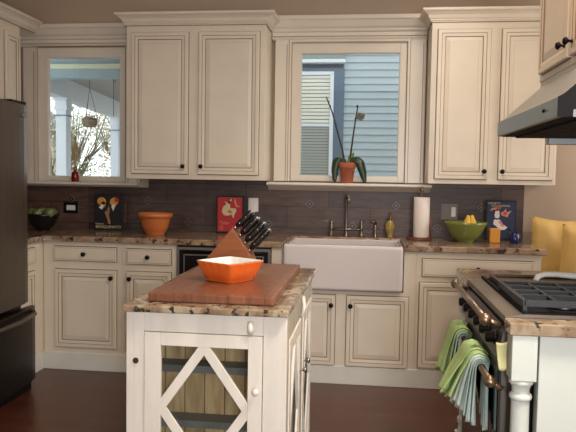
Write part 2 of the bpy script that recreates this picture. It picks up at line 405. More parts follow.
# window glazing, sashes, casings, headers, sills
def window(n, W, casing, ztop, zcas):
    x0, x1, z0, z1 = W; cx0, cx1 = casing
    mb = MB(); fm = face_map('back', 0)
    fr = MB()
    # sash: flat frame around the opening, with an inner bead
    def ring(mb, a, b, c, d, e, f, g, h, y0, y1, mi=0):
        mb.box(a, e, y0, y1, c, d, mi); mb.box(f, b, y0, y1, c, d, mi); mb.box(e, f, y0, y1, c, g, mi); mb.box(e, f, y0, y1, h, d, mi)
    zs = W[2] - .045
    ring(fr, x0 - .068, x1 + .052, zs, z1 + .075, x0 - .004, x1 + .004, z0 - .004, z1 + .004, -.026, 0)
    ring(fr, x0 - .004, x1 + .004, z0 - .004, z1 + .004, x0, x1, z0, z1, -.022, .012)
    root = fr.build('window_%d' % n, CREAMW, bevel=.003); struct(root)
    g = MB().box(x0, x1, .004, .008, z0, z1).build('pane', GLASS, root)
    tr = MB()
    a, b = x0 - .068, x1 + .052
    ring(tr, cx0, cx1, zs, zcas, a, b, zs, z1 + .075, -.045, 0, 0)
    # stepped inner edge
    ring(tr, a - .02, b + .02, zs, z1 + .095, a, b, zs, z1 + .075, -.052, -.045)
    ring(tr, a - .005, b + .005, zs, z1 + .08, a, b, zs, z1 + .075, -.0525, -.052, 1)
    ring(tr, a - .024, b + .024, zs, z1 + .099, a - .02, b + .02, zs, z1 + .095, -.0465, -.045, 1)
    for f_ in (.82,):
        xx = cx0 + (a - .02 - cx0) * f_; tr.box(xx - .002, xx + .002, -.0465, -.045, zs, zcas - .03, 1)
        xx = b + .02 + (cx1 - b - .02) * f_; tr.box(xx - .002, xx + .002, -.0465, -.045, zs, zcas - .03, 1)
    t = tr.build('trim_%d' % n, [CREAMW, GLAZE], bevel=.002); struct(t)
    return root
window(1, W1, (-2.63, -1.71), 2.35, 2.285)
window(2, W2, (-.690, .388), 2.39, 2.322)

HEADP = [(0, 0), (.052, 0), (.052, .004), (.062, .008), (.062, .016), (.056, .020), (.056, .050), (.07, .056), (.075, .066),
         (.0755, .069), (.075, .072), (.092, .086), (.112, .124), (.124, .132), (.124, .158), (0, .158)]
def header(n, xa, xb, z0, sc=1):
    mb = MB(); mb.sweep([(xa, 0), (xb, 0)], [(a, z * sc) for a, z in HEADP], z0)
    mb.box(xa + .001, xb - .001, -.0645, -.06, z0 + .0645 * sc, z0 + .0685 * sc, 1)
    mb.box(xa + .001, xb - .001, -.0585, -.05, z0 + .021 * sc, z0 + .025 * sc, 1)
    struct(mb.build('trim_%d' % n, [CREAMW, GLAZE]))
header(3, -2.66, -1.71, 2.287, .98)
header(4, -.712, .392, 2.322, 1.0)
SILLP = [(0, 0), (.045, 0), (.05, .004), (.105, .006), (.122, .012), (.13, .018), (.13, .028), (.122, .034), (0, .034)]
struct(MB().sweep([(-2.64, 0), (-1.698, 0)], SILLP, 1.238).build('trim_5', CREAMW))
struct(MB().sweep([(-.73, 0), (.445, 0)], SILLP, 1.262).build('trim_6', CREAMW))

# baseboards under the cabinets
struct(MB().box(-2.18, 1.075, -.632, -.61, 0, .118).build('baseboard_back', BOARDW, bevel=.003))
struct(MB().box(-2.2, -2.172, -.995, -.64, 0, .118).build('baseboard_left', BOARDW, bevel=.003))

# ------------------------------------------------------------------ wall cabinets
CROWNP = [(0, 0), (.006, 0), (.006, .006), (.014, .010), (.014, .016), (.022, .022), (.030, .042), (.050, .058), (.062, .062), (.066, .068), (.066, .080), (0, .080)]
def crown(parent, path, z0, s=1.0):
    mb = MB(); mb.sweep(path, [(a * s, z * s) for a, z in CROWNP], z0)
    # fine glaze line below the cove
    mb.sweep(path, [(.0, -.004), (.0075, -.004), (.0075, .0005), (0, .0005)], z0, 1)
    return mb.build('crown_moulding', [CREAM, GLAZE], parent)

c1 = thing('wall_cabinet', 'cream two-door wall cabinet between the two windows', 'cabinet', (-1.21, -.165, 1.305), 'cream wall cabinets')
MB().box(-1.705, -.718, -.33, -.002, 1.305, 2.44).build('body', CREAM, c1, bevel=.003)
fb = face_map('back', -.33)
door(c1, fb, -1.664, -1.256, 1.342, 2.322, -1.284, 1.396); door(c1, fb, -1.182, -.757, 1.342, 2.322, -1.168, 1.397) if False else door(c1, fb, -1.182, -.757, 1.342, 2.322, -1.155, 1.397)
crown(c1, [(-1.705, -.10), (-1.705, -.33), (-.718, -.33), (-.718, -.10)], 2.372)
c2 = thing('wall_cabinet', 'cream two-door wall cabinet at the right end beside the range hood', 'cabinet', (.8, -.165, 1.305), 'cream wall cabinets')
MB().box(.397, 1.218, -.33, -.002, 1.305, 2.44).build('body', CREAM, c2, bevel=.003)
door(c2, fb, .438, .777, 1.338, 2.322, .756, 1.391); door(c2, fb, .850, 1.194, 1.338, 2.322, .872, 1.391)
crown(c2, [(.397, -.10), (.397, -.33), (1.218, -.33), (1.218, -.10)], 2.372)

c3 = thing('wall_cabinet', 'cream wall cabinet on the left wall above the dark refrigerator', 'cabinet', (-2.645, -.9, 1.76), 'cream wall cabinets')
MB().box(-2.798, -2.49, -2.0, -.342, 1.80, 2.44).build('body', CREAM, c3, bevel=.003)
MB().box(-2.798, -2.49, -.60, -.342, 1.30, 1.80).build('side_body', CREAM, c3, bevel=.003)
fl = face_map('left', -2.49)
door(c3, fl, -.550, -.365, 1.34, 2.30); door(c3, fl, -1.02, -.615, 1.83, 2.30); door(c3, fl, -1.45, -1.045, 1.83, 2.30); door(c3, fl, -1.95, -1.49, 1.83, 2.30)
crown(c3, [(-2.49, -2.0), (-2.49, -.14)][::1], 2.372)

c4 = thing('wall_cabinet', 'cream wall cabinet on the right wall above the range hood', 'cabinet', (.92, -2.3, 1.755), 'cream wall cabinets')
MB().box(.76, XR - .002, -2.9, -1.705, 1.775, 2.56).build('body', CREAM, c4, bevel=.003)
MB().box(.765, .785, -2.9, -1.71, 1.752, 1.775).box(.785, XR - .002, -1.73, -1.71, 1.752, 1.775).build('light_rail', CREAM, c4)
fr_ = face_map('right', .76)
door(c4, fr_, -2.175, -1.745, 1.805, 2.50, -2.145, 1.855); door(c4, fr_, -2.53, -2.205, 1.805, 2.50, -2.242, 1.853); door(c4, fr_, -2.86, -2.55, 1.805, 2.50)

# ------------------------------------------------------------------ base cabinets
fbase = face_map('back', -.62); ZT = .875
def base(label, x0, x1, body=None):
    t = thing('base_cabinet', label, 'cabinet', ((x0 + x1) / 2, -.31, 0), 'cream base cabinets')
    (body or MB().box(x0, x1, -.609, -.004, .0, ZT).box(x0, x1, -.62, -.609, .118, ZT)).build('body', CREAM, t)
    return t
b1 = base('cream base cabinet with drawer and door, nearest the refrigerator', -2.175, -1.621)
drawer(b1, fbase, -2.098, -1.660, .748, .842); door(b1, fbase, -2.09, -1.660, .158, .688, -1.688, .640)
b2 = base('cream base cabinet with drawer and door, left of the dishwasher', -1.620, -1.247)
drawer(b2, fbase, -1.588, -1.283, .738, .838); door(b2, fbase, -1.588, -1.283, .158, .686, -1.560, .640)
b3 = base('cream sink cabinet with two doors under the white farmhouse sink', -.612, .314,
          MB().box(-.612, .314, -.60, -.004, .0, .60).box(-.612, -.540, -.62, -.004, .118, ZT).box(.238, .314, -.62, -.004, .118, ZT).box(-.540, .238, -.62, -.56, .118, .606).box(-.54, .238, -.15, -.004, .6, ZT))
door(b3, fbase, -.560, -.193, .118 + .005, .580, -.218, .517); door(b3, fbase, -.120, .271, .123, .580, -.095, .517)
b4 = base('cream base cabinet with wide drawer, right of the sink', .315, 1.075)
drawer(b4, fbase, .352, 1.026, .722, .831, False); knob(b4, fbase, .69, .776)
door(b4, fbase, .338, .668, .135, .680, .645, .63); door(b4, fbase, .696, 1.026, .135, .680, .72, .63)
b5 = thing('base_cabinet', 'cream base cabinet on the left wall beside the refrigerator', 'cabinet', (-2.49, -.82, 0), 'cream base cabinets')
MB().box(-2.798, -2.180, -.995, -.0045, 0, ZT).build('body', CREAM, b5)
flb = face_map('left', -2.18); drawer(b5, flb, -.98, -.745, .742, .842, False); door(b5, flb, -.98, -.745, .158, .688)

# dishwasher
dw = thing('dishwasher', 'black built-in dishwasher with steel trimmed door below the counter', 'dishwasher', (-.93, -.31, 0))
MB().box(-1.245, -.614, -.60, -.02, .02, .87).build('body', BLACK, dw)
mb = MB(); fd = face_map('back', -.60)
rings(mb, fd, -1.243, -.616, .122, .862, [(0, 0, 0), (0, .035, 0), (.018, .035, 0), (.020, .030, 1), (.045, .030, 1), (.046, .034, 0), (.054, .034, 0), (.055, .030, 1), (.075, .030, 1)])
d = mb.build('door', [STEEL, BLACK], dw)
MB().box(-1.17, -.69, -.634, -.629, .12 + .08, .79).build('door_panel', mat('black_glass', srgb(18, 18, 20), .12), dw)
MB().tube([(-1.19, -.665, .835), (-.67, -.665, .835)], .009).tube([(-1.16, -.63, .835), (-1.16, -.665, .835)], .006).tube([(-.70, -.63, .835), (-.70, -.665, .835)], .006).build('handle', BLACK, dw)

# worktop with sink cut-out and backsplash
def slab(mb, pts, z0, z1): return mb.prism(pts, lambda a, b, h: (a, b, h), z0, z1)
mb = MB(); slab(mb, [(-2.798, -.003), (-2.798, -.99), (-2.15, -.99), (-2.15, -.652), (-.536, -.652), (-.536, -.178), (.234, -.178), (.234, -.652), (1.100, -.652), (1.100, -.003)], .8755, .915)
wt = mb.build('worktop', GRAN, bevel=.006); tag(wt, 'speckled brown granite worktop running along the back wall around the sink', 'worktop')
bs = thing('backsplash', 'dark slate tile backsplash between worktop and wall cabinets', 'backsplash', (-.8, -.006, .915))
mb = MB().box(-2.79, 1.097, -.011, -.0005, .916, 1.237).box(-1.65, -.735, -.011, -.0005, 1.237, 1.304).box(.45, 1.097, -.011, -.0005, 1.237, 1.304)
mb.build('tiles', SLATE, bs)
MB().box(-2.7995, -2.789, -.99, -.012, .916, 1.30).build('tiles', SLATE, bs)
for x, z in ((-2.264, 1.139), (-1.652, 1.139), (-1.04, 1.139), (-.424, 1.139), (.204, 1.139), (.806, 1.139), (-1.345, .983), (-.725, .983), (-.108, .983), (.501, .983)):
    mb = MB(); a = .030
    mb.prism([(x - a, z), (x, z - a), (x + a, z), (x, z + a)], lambda u, v, h: (u, h, v), -.0135, -.010)
    mb.prism([(x - a * .72, z), (x, z - a * .72), (x + a * .72, z), (x, z + a * .72)], lambda u, v, h: (u, h, v), -.0145, -.0134, 1)
    mb.prism([(x - a * .4, z), (x, z - a * .4), (x + a * .4, z), (x, z + a * .4)], lambda u, v, h: (u, h, v), -.016, -.0144, 0)
    mb.build('accent_tile', [INSET, BLACK], bs)

# ------------------------------------------------------------------ sink
sk = thing('farmhouse_sink', 'white porcelain farmhouse sink with a deep apron front', 'sink', (-.15, -.43, .612))
mb = MB()
x0, x1, y0, y1, zb, zt = -.532, .230, -.675, -.182, .615, .905
mb.box(x0, x1, y0, y0 + .045, zb, zt); o_ = mb.build('apron', PORC, sk, bevel=.02); o_.modifiers['b'].segments = 5
mb = MB().box(x0, x1, y1 - .03, y1, zb, .8755 + .028).box(x0, x0 + .03, y0 + .045, y1 - .03, zb, .903).box(x1 - .03, x1, y0 + .045, y1 - .03, zb, .903).box(x0 + .03, x1 - .03, y0 + .045, y1 - .03, zb, .65)
mb.build('basin', PORC, sk, bevel=.006)
MB().lathe([(.03, 0), (.03, .004), (.02, .005)], (-.15, -.42, .65)).build('drain', STEEL, sk)

# ------------------------------------------------------------------ bridge faucet and sprayer
fc = thing('bridge_faucet', 'aged bronze bridge faucet standing behind the white sink', 'faucet', (-.15, -.10, .915))
postp = [(.018, 0), (.018, .006), (.012, .012), (.010, .045), (.014, .055), (.014, .068), (.010, .08), (.010, .095), (.012, .105), (.006, .115)]
for x, dx in ((-.256, -.055), (-.040, .050)):
    p = MB().lathe(postp, (x, -.10, .915), 16).build('post', BRONZE, fc)
    MB().tube([(x, -.10, 1.018), (x + dx * .5, -.11, 1.024), (x + dx, -.12, 1.022)], [.006, .004, .005]).ball((x + dx, -.12, 1.022), .007).build('lever', BRONZE, fc)
MB().tube([(-.262, -.10, .965), (-.034, -.10, .965)], .010).lathe([(.013, -.012), (.015, 0), (.013, .012)], (-.15, -.10, .965), 16, 'x').build('bridge', BRONZE, fc)
MB().lathe([(.02, 0), (.02, .006), (.012, .012), (.0095, .03), (.0095, .25), (.014, .258), (.014, .27), (.0095, .28), (.0095, .29), (.004, .30)], (-.15, -.10, .915), 18).build('riser', BRONZE, fc)
MB().tube([(-.15, -.10, 1.185), (-.145, -.15, 1.205), (-.138, -.21, 1.21), (-.130, -.26, 1.195), (-.128, -.275, 1.165)], [.011, .009, .0085, .009, .012]).build('spout', BRONZE, fc)
sp = thing('side_sprayer', 'aged bronze side sprayer standing right of the faucet', 'sprayer', (.058, -.10, .915))
MB().lathe([(.017, 0), (.017, .006), (.009, .012), (.0085, .085), (.006, .09)], (.058, -.10, .915), 16).build('stem', BRONZE, sp)
MB().tube([(.058, -.10, 1.0), (.056, -.105, 1.02), (.05, -.12, 1.028), (.035, -.14, 1.022)], [.008, .012, .012, .014]).build('head', BRONZE, sp)
MB().tube([(.064, -.10, 1.02), (.076, -.105, 1.0), (.078, -.108, .975)], .004).build('trigger', BRONZE, sp)

so = thing('soap_dispenser', 'round amber glass soap bottle with brass pump beside the sink', 'soap bottle', (.162, -.11, .915))
MB().lathe([(.020, 0), (.024, .006), (.017, .014), (.030, .04), (.036, .07), (.034, .095), (.018, .12), (.012, .128)], (.162, -.11, .915)).build('bottle', AMBER, so)
MB().lathe([(.014, .126), (.014, .138), (.006, .142), (.005, .165), (.008, .168), (.008, .174), (.002, .176)], (.162, -.11, .915), 16).tube([(.162, -.11, 1.085), (.162, -.15, 1.085), (.162, -.155, 1.078)], .0035).build('pump', BRASS, so)

# ------------------------------------------------------------------ paper towel holder
pt = thing('paper_towel_holder', 'wooden paper towel holder with white roll on the worktop', 'paper towel holder', (.372, -.2, .915))
MB().lathe([(.088, 0), (.090, .006), (.086, .014), (.02, .016)], (.360, -.2, .915)).build('base', WOODR, pt)
MB().lathe([(.008, .014), (.008, .33), (.013, .335), (.013, .35), (.008, .362), (.003, .37)], (.372, -.2, .915), 16).build('rod', BRONZE, pt)
MB().tube([(.436, -.21, .925), (.436, -.21, 1.073)], .0055).build('side_rod', WOODR, pt)
MB().lathe([(.018, .017), (.054, .017), (.055, .02), (.055, .29), (.054, .293), (.018, .293)], (.372, -.2, .915), 36).build('roll', PAPER, pt)

# ------------------------------------------------------------------ outlets
def plate(x0, x1, z0, z1, label, col, n, dark=False):
    t = thing('outlet', label, 'outlet', ((x0 + x1) / 2, -.012, z0))
    MB().box(x0, x1, -.017, -.0115, z0, z1).build('plate', col, t, bevel=.002)
    for k in range(n):
        cx = x0 + (x1 - x0) * (k + .5) / n; w = (x1 - x0) / n * .26; dz = (z1 - z0) * .3
        MB().box(cx - w, cx + w, -.0195, -.017, (z0 + z1) / 2 - dz, (z0 + z1) / 2 + dz).build('socket', ROCKER if k == n - 1 else PLATEM, t, bevel=.001)
    return t
plate(.524, .640, 1.046, 1.160, 'steel double outlet plate above the green bowl', PLATEM, 2)
plate(-.880, -.806, 1.072, 1.175, 'steel and white outlet plate behind the knife handles', ROCKER, 1)
t = thing('outlet', 'dark outlet plate with white rocker right of the fruit bowl', 'outlet', (-2.265, -.012, 1.03))
MB().box(-2.325, -2.205, -.017, -.0115, 1.03, 1.115).build('plate', BOWLD, t, bevel=.002); MB().box(-2.300, -2.230, -.0195, -.017, 1.053, 1.092).build('socket', ROCKER, t, bevel=.001)

# ------------------------------------------------------------------ art prints
def text(parent, s_, x, z, y, size, m_, shear=0, align='LEFT'):
    cu = bpy.data.curves.new('t', 'FONT'); cu.body = s_; cu.size = size; cu.align_x = align; cu.shear = shear; cu.extrude = .0004
    tmp = bpy.data.objects.new('t', cu); C.objects.link(tmp)
    dg = bpy.context.evaluated_depsgraph_get(); me = bpy.data.meshes.new_from_object(tmp.evaluated_get(dg))
    bpy.data.objects.remove(tmp); me.materials.clear(); me.materials.append(m_)
    me.transform(Matrix.Translation(Vector((x, y, z)) - Vector(parent['_w'])) @ Matrix.Rotation(PI / 2, 4, 'X'))
    o = bpy.data.objects.new('lettering', me); C.objects.link(o); o.parent = parent; return o
def shape(mb, pts, y, mi=0, th=.0006): mb.prism(pts, lambda u, v, h: (u, h, v), y - th, y, mi)
def ell(cx, cz, rx, rz, rot=0, n=20):
    c, s_ = math.cos(rot), math.sin(rot)
    return [(cx + rx * math.cos(2 * PI * k / n) * c - rz * math.sin(2 * PI * k / n) * s_, cz + rx * math.cos(2 * PI * k / n) * s_ + rz * math.sin(2 * PI * k / n) * c) for k in range(n)]
def flat(name, r, g, b): return mat(name, srgb(r, g, b), .6)
INK_CREAM = flat('ink_cream', 206, 190, 150); INK_ORANGE = flat('ink_orange', 206, 148, 74); INK_RED = flat('ink_red', 178, 44, 50)
INK_PINK = flat('ink_pink', 206, 134, 118); INK_BLUE = flat('ink_blue', 34, 48, 78); INK_BLACK = flat('ink_black', 20, 18, 22); INK_WHITE = flat('ink_white', 226, 218, 214)
INK_TAN = flat('ink_tan', 160, 118, 80)
Y0 = -.125
# black print with two figures
t = thing('art_print', 'small black art print of two golden heads, leaning on the backsplash', 'picture', (-1.915, Y0, .915))
MB().box(-2.027, -1.801, Y0 - .012, Y0, .915, 1.190).build('board', INK_BLACK, t, bevel=.002)
mb = MB(); y = Y0 - .012
shape(mb, ell(-1.968, 1.132, .034, .030), y, 0); shape(mb, ell(-1.955, 1.108, .018, .022), y, 0)
shape(mb, ell(-1.872, 1.130, .034, .030, .5), y, 0); shape(mb, ell(-1.852, 1.142, .018, .016), y - .0003, 1)
shape(mb, [(-1.99, 1.085), (-1.965, 1.112), (-1.95, 1.095), (-1.965, 1.07)], y - .0003, 2); shape(mb, [(-1.885, 1.11), (-1.86, 1.105), (-1.878, 1.06), (-1.893, 1.09)], y - .0003, 2)
shape(mb, [(-1.945, 1.05), (-1.93, 1.065), (-1.915, 1.04), (-1.905, 1.0), (-1.898, .965), (-1.915, .965), (-1.925, 1.0)], y, 3)
shape(mb, [(-1.925, 1.075), (-1.91, 1.10), (-1.905, 1.06), (-1.915, 1.02)], y, 3)
mb.build('printed_figures', [INK_ORANGE, INK_RED, INK_WHITE, INK_TAN], t)
text(t, 'Famoso', -2.015, .958, y, .020, INK_CREAM); text(t, 'BANQUINATO', -2.015, .932, y, .0295, INK_CREAM)
# red print in black frame
t = thing('art_print', 'small red art print in a black frame behind the knife block', 'picture', (-.99, Y0, .915))
MB().box(-1.095, -.885, Y0 - .010, Y0, .915, 1.190).build('frame', INK_BLACK, t, bevel=.002)
y = Y0 - .011
MB().box(-1.085, -.905, y, y + .001, .930, 1.180).build('print', INK_RED, t)
mb = MB()
shape(mb, [(-1.055, 1.075), (-1.045, 1.11), (-1.02, 1.13), (-1.035, 1.15), (-1.01, 1.14), (-.985, 1.17), (-.98, 1.165), (-.995, 1.13), (-.99, 1.10), (-.955, 1.10), (-.945, 1.085), (-.96, 1.055), (-.965, 1.03), (-.975, 1.035), (-.98, 1.055), (-1.01, 1.045), (-1.04, 1.05)], y)
shape(mb, ell(-1.0, 1.143, .012, .010), y - .0003, 1); shape(mb, [(-1.0, 1.09), (-.975, 1.07), (-.99, 1.062), (-1.015, 1.075)], y - .0003, 2)
shape(mb, [(-.965, 1.15), (-.955, 1.175), (-.945, 1.13), (-.92, 1.11), (-.95, 1.11)], y - .0003, 3)
mb.build('printed_figure', [INK_CREAM, INK_BLACK, INK_TAN, INK_PINK], t)
text(t, 'Tylan', -1.073, .982, y, .034, INK_PINK, .2); text(t, 'Q.', -1.073, .945, y, .036, INK_PINK, .2)
# blue print
t = thing('art_print', 'small dark blue art print with a dancing figure, behind the yellow candle', 'picture', (.92, Y0, .915))
MB().box(.818, 1.022, Y0 - .010, Y0, .915, 1.195).build('frame', INK_BLACK, t, bevel=.002)
y = Y0 - .011
MB().box(.826, 1.012, y, y + .001, .93, 1.186).build('print', INK_BLUE, t)
mb = MB()
shape(mb, [(.846, 1.125), (.856, 1.142), (.880, 1.146), (.893, 1.14), (.885, 1.13), (.862, 1.13), (.852, 1.12)], y, 1)
shape(mb, ell(.901, 1.146, .019, .013), y - .0003, 2)
shape(mb, [(.880, 1.12), (.905, 1.125), (.910, 1.09), (.905, 1.07), (.882, 1.07), (.875, 1.09)], y, 0)
shape(mb, [(.876, 1.072), (.912, 1.072), (.912, 1.062), (.876, 1.062)], y - .0003, 3)
shape(mb, [(.872, 1.062), (.912, 1.062), (.935, 1.03), (.965, 1.008), (.945, .992), (.915, .99), (.895, 1.01), (.868, 1.03)], y, 0)
shape(mb, [(.90, 1.05), (.915, 1.055), (.945, 1.02), (.93, 1.01)], y - .0003, 1)
shape(mb, [(.915, 1.11), (.935, 1.12), (.95, 1.14), (.955, 1.115), (.99, 1.125), (.97, 1.10), (.965, 1.08), (.945, 1.085), (.925, 1.09)], y, 1)
shape(mb, ell(.945, 1.105, .012, .012), y - .0003, 2)
shape(mb, ell(.975, .995, .016, .009, -.5), y - .0003, 3)
mb.build('printed_figure', [INK_WHITE, INK_PINK, flat('ink_rust', 176, 84, 60), INK_BLACK], t)
text(t, "MONEY'S", .832, 1.168, y, .019, INK_CREAM); text(t, 'ALEXANDRINES', .852, 1.152, y, .0175, INK_CREAM)

# ------------------------------------------------------------------ bowls and small things on the worktop
def bowlprof(rb, rt, h, th=.006, foot=.012, p=.7, lip=0):
    out = [(rb * .96, 0), (rb, .003), (rb * .97, foot)]
    for i in range(1, 9): t_ = i / 8; out.append((rb + (rt - rb) * t_ ** p, foot + (h - foot) * t_))
    if lip: out = out[:-1] + [(rt, h - lip), (rt + .006, h - lip), (rt + .006, h)]
    inn = [(rt - th, h)] + [(rb * .9 + (rt - th - rb * .9) * (i / 8) ** p, foot + .005 + (h - foot - .005) * i / 8) for i in range(7, -1, -1)] + [(.001, foot + .005)]
    return out + inn
ob = MB().lathe(bowlprof(.066, .116, .152, lip=.03, p=.6), (-1.478, -.37, .915), 40).build('mixing_bowl', ORANGEB, None, (-1.478, -.37, .915))
tag(ob, 'tall orange-tan ceramic mixing bowl standing on the back worktop', 'bowl')
ob = MB().lathe(bowlprof(.058, .143, .136, p=.62), (.657, -.3, .915), 40).build('fruit_bowl', GREENB, None, (.657, -.3, .915))
tag(ob, 'wide olive green bowl standing below the double outlet', 'bowl')
for i, (x, y, rz, r) in enumerate(((.655, -.33, .22, .019), (.712, -.30, -.22, .020))):
    f = thing('pear', ('yellow pear leaning left in the green bowl', 'rounder yellow pear on the right in the green bowl')[i], 'fruit', (x, y, .98), 'pears in the green bowl')
    c_, s_ = math.cos(rz), math.sin(rz)
    pts = [(x + s_ * k * .12 * .6, y, .985 + k * .12) for k in (0, .08, .2, .4, .6, .75, .88, .95)]
    MB().tube(pts, [.010, .020, .026, .027, .022, .016, .012, .006], 16).build('flesh', YELLOW, f)
    MB().tube([pts[-1], (pts[-1][0] + .006, y, pts[-1][2] + .022)], .0028, 8).build('stem', STEMD, f)
ob = MB().box(.812, .880, -.335, -.268, .915, 1.013).build('candle', CANDLE, None, (.846, -.3, .915), bevel=.006)
tag(ob, 'square amber yellow candle in front of the blue art print', 'candle')
ob = MB().lathe([(.030, 0), (.036, .006), (.038, .03), (.036, .055), (.028, .064), (.026, .072), (.022, .072), (.022, .06), (.001, .058)], (.982, -.3, .915)).build('jar', BLUEJ, None, (.982, -.3, .915))
tag(ob, 'small round cobalt blue jar right of the yellow candle', 'jar')
ob = MB().box(1.028, 1.088, -.33, -.28, .9155, .995).build('acrylic_block', ACRYL, None, (1.058, -.3, .915), bevel=.003)
tag(ob, 'clear square acrylic stand at the right end of the worktop', 'stand')
# dark bowl with green fruit
ob = MB().lathe(bowlprof(.05, .118, .125, p=.6), (-2.345, -.3, .915), 36).build('fruit_bowl', BOWLD, None, (-2.345, -.3, .915))
tag(ob, 'black bowl heaped with green fruit beside the refrigerator', 'bowl')
ap = [(-2.405, -.345, 1.045, .038), (-2.35, -.375, 1.045, .037), (-2.275, -.345, 1.050, .040), (-2.36, -.29, 1.052, .036), (-2.29, -.27, 1.045, .035), (-2.42, -.28, 1.04, .035)]
al = ['green fruit at the front left of the black bowl', 'green fruit at the front middle of the black bowl', 'largest green fruit, at the right rim of the black bowl',
      'green fruit in the centre of the heap in the black bowl', 'green fruit at the back right of the black bowl', 'green fruit at the back left of the black bowl']
for (x, y, z, r), lb in zip(ap, al):
    f = thing('green_apple', lb, 'fruit', (x, y, z - r), 'green fruit in the black bowl')
    MB().lathe([(.2 * r, -.85 * r), (.6 * r, -.85 * r), (.95 * r, -.4 * r), (1.02 * r, .1 * r), (.85 * r, .6 * r), (.5 * r, .85 * r), (.15 * r, .78 * r), (.01, .72 * r)], (x, y, z), 20).build('flesh', APPLEG, f)
    MB().tube([(x, y, z + .7 * r), (x + .004, y, z + 1.2 * r)], .0018, 6).build('stem', STEMD, f)

# ------------------------------------------------------------------ things on the sills
rd = thing('reed_diffuser', 'red glass reed diffuser standing on the left window sill', 'diffuser', (-2.196, -.09, 1.272))
MB().lathe([(.026, 0), (.029, .004), (.029, .06), (.026, .072), (.012, .080), (.012, .09)], (-2.196, -.09, 1.272), 24).build('bottle', REDG, rd)
MB().lathe([(.015, .088), (.016, .092), (.016, .108), (.012, .112), (.004, .112)], (-2.196, -.09, 1.272), 18).build('collar', BRASS, rd)
for k, (dx, dy, L_) in enumerate(((-.035, .01, .33), (-.018, -.012, .35), (-.004, .012, .34), (.012, -.01, .345), (.02, .012, .30), (.004, -.02, .30))):
    MB().tube([(-2.196 - dx * .15, -.09 - dy * .15, 1.285), (-2.196 + dx, -.09 + dy, 1.272 + L_)], .0022, 6).build('reed', REED, rd)

pz = 1.296
op = thing('potted_orchid', 'terracotta pot with wilted orchid on the sill above the sink', 'potted plant', (-.152, -.078, pz))
MB().lathe([(.040, 0), (.042, .002), (.055, .105), (.062, .107), (.0635, .148), (.056, .148), (.052, .12), (.001, .118)], (-.152, -.078, pz), 32).build('pot', TERRA, op)
def leaf(path, wmax, m_, name='leaf'):
    P = [Vector(p) for p in path]
    def fn(u, v):
        k = v * (len(P) - 1); i = min(int(k), len(P) - 2); t_ = k - i
        p = P[i].lerp(P[i + 1], t_); d_ = (P[i + 1] - P[i]).normalized(); sd = d_.cross(Vector((0, -1, .25))).normalized()
        w = wmax * math.sin(PI * min(1, v * .9 + .08)) ** .55; a = (u - .5) * 2
        return p + sd * (w * a) + Vector((0, -1, 0)) * (.012 * (1 - a * a))
    return MB().grid(fn, 6, 18).build(name, m_, op, solid=.002)
leaf([(-.175, -.085, pz + .13), (-.205, -.09, pz + .172), (-.228, -.095, pz + .155), (-.240, -.10, pz + .09), (-.238, -.105, pz + .004)], .030, LEAF)
leaf([(-.125, -.085, pz + .13), (-.098, -.09, pz + .172), (-.064, -.095, pz + .15), (-.040, -.10, pz + .08), (-.022, -.105, pz + .004)], .032, LEAF)
leaf([(-.15, -.075, pz + .12), (-.13, -.07, pz + .19), (-.105, -.07, pz + .22)], .014, LEAFL)
leaf([(-.16, -.085, pz + .13), (-.185, -.09, pz + .17), (-.20, -.1, pz + .165)], .018, LEAF)
leaf([(-.14, -.09, pz + .13), (-.11, -.10, pz + .16), (-.09, -.11, pz + .15)], .016, LEAF)
st = MB().tube([(-.165, -.078, pz + .12), (-.19, -.078, pz + .24), (-.225, -.078, pz + .36), (-.265, -.078, pz + .50), (-.312, -.078, pz + .615)], [.007, .006, .0055, .005, .004], 8)
for q in ((-.226, pz + .365), (-.283, pz + .55), (-.24, pz + .42)): st.ball((q[0], -.078, q[1]), .007, 1, 1, 1.3, 8)
st.build('flower_stem', STEMD, op)
st = MB().tube([(-.14, -.078, pz + .12), (-.128, -.078, pz + .22), (-.112, -.078, pz + .36), (-.098, -.078, pz + .47), (-.085, -.078, pz + .555)], [.007, .006, .0055, .005, .004], 8)
for q in ((-.118, pz + .31), (-.09, pz + .55), (-.1, pz + .46)): st.ball((q[0], -.078, q[1]), .007, 1, 1, 1.3, 8)
st.build('flower_stem', STEMD, op)
fm_ = MB()
for a, L_ in ((-.6, .062), (-1.0, .06), (-.3, .055), (-1.5, .045)):
    dx, dz = math.cos(a) * L_, math.sin(a) * L_
    c0 = Vector((-.088, -.08, pz + .50))
    fm_.tube([c0, c0 + Vector((dx * .4, -.008, dz * .4)), c0 + Vector((dx * .8, -.012, dz * .8)), c0 + Vector((dx, -.008, dz))], [.008, .024, .026, .008], 10, 0, .5)
fm_.build('withered_flower', PETAL, op)

# ------------------------------------------------------------------ refrigerator
FX = -2.055
fg = thing('refrigerator', 'tall dark stainless refrigerator with bottom freezer at the left edge', 'refrigerator', (-2.42, -1.49, 0))
MB().box(-2.79, FX - .06, -1.93, -1.03, .03, 1.72).build('body', BLACK, fg)
def bulged(z0, z1, name, m_):
    n = 14; pts = [(FX - .055, -1.015), (FX - .055, -1.945)] + [(FX - .02 + .035 * math.sin(PI * k / n) ** .5 if 0 < k < n else FX - .02, -1.945 + .93 * k / n) for k in range(n + 1)]
    return MB().prism(pts, lambda a, b, h: (a, b, h), z0, z1).build(name, m_, fg, bevel=.004)
dr = bulged(.535, 1.742, 'door', FRIDGEM)
MB().lathe([(.018, 0), (.018, .004), (.016, .005)], (FX + .005, -1.10, 1.675), 20, 'x').build('badge', STEEL, dr)
MB().tube([(FX + .01, -1.90, .62), (FX + .06, -1.89, .66), (FX + .065, -1.89, 1.4), (FX + .01, -1.90, 1.45)], .012).build('handle', STEELD, dr)
FX = -2.01; fz = bulged(.06, .515, 'freezer_drawer', FRIDGEL)
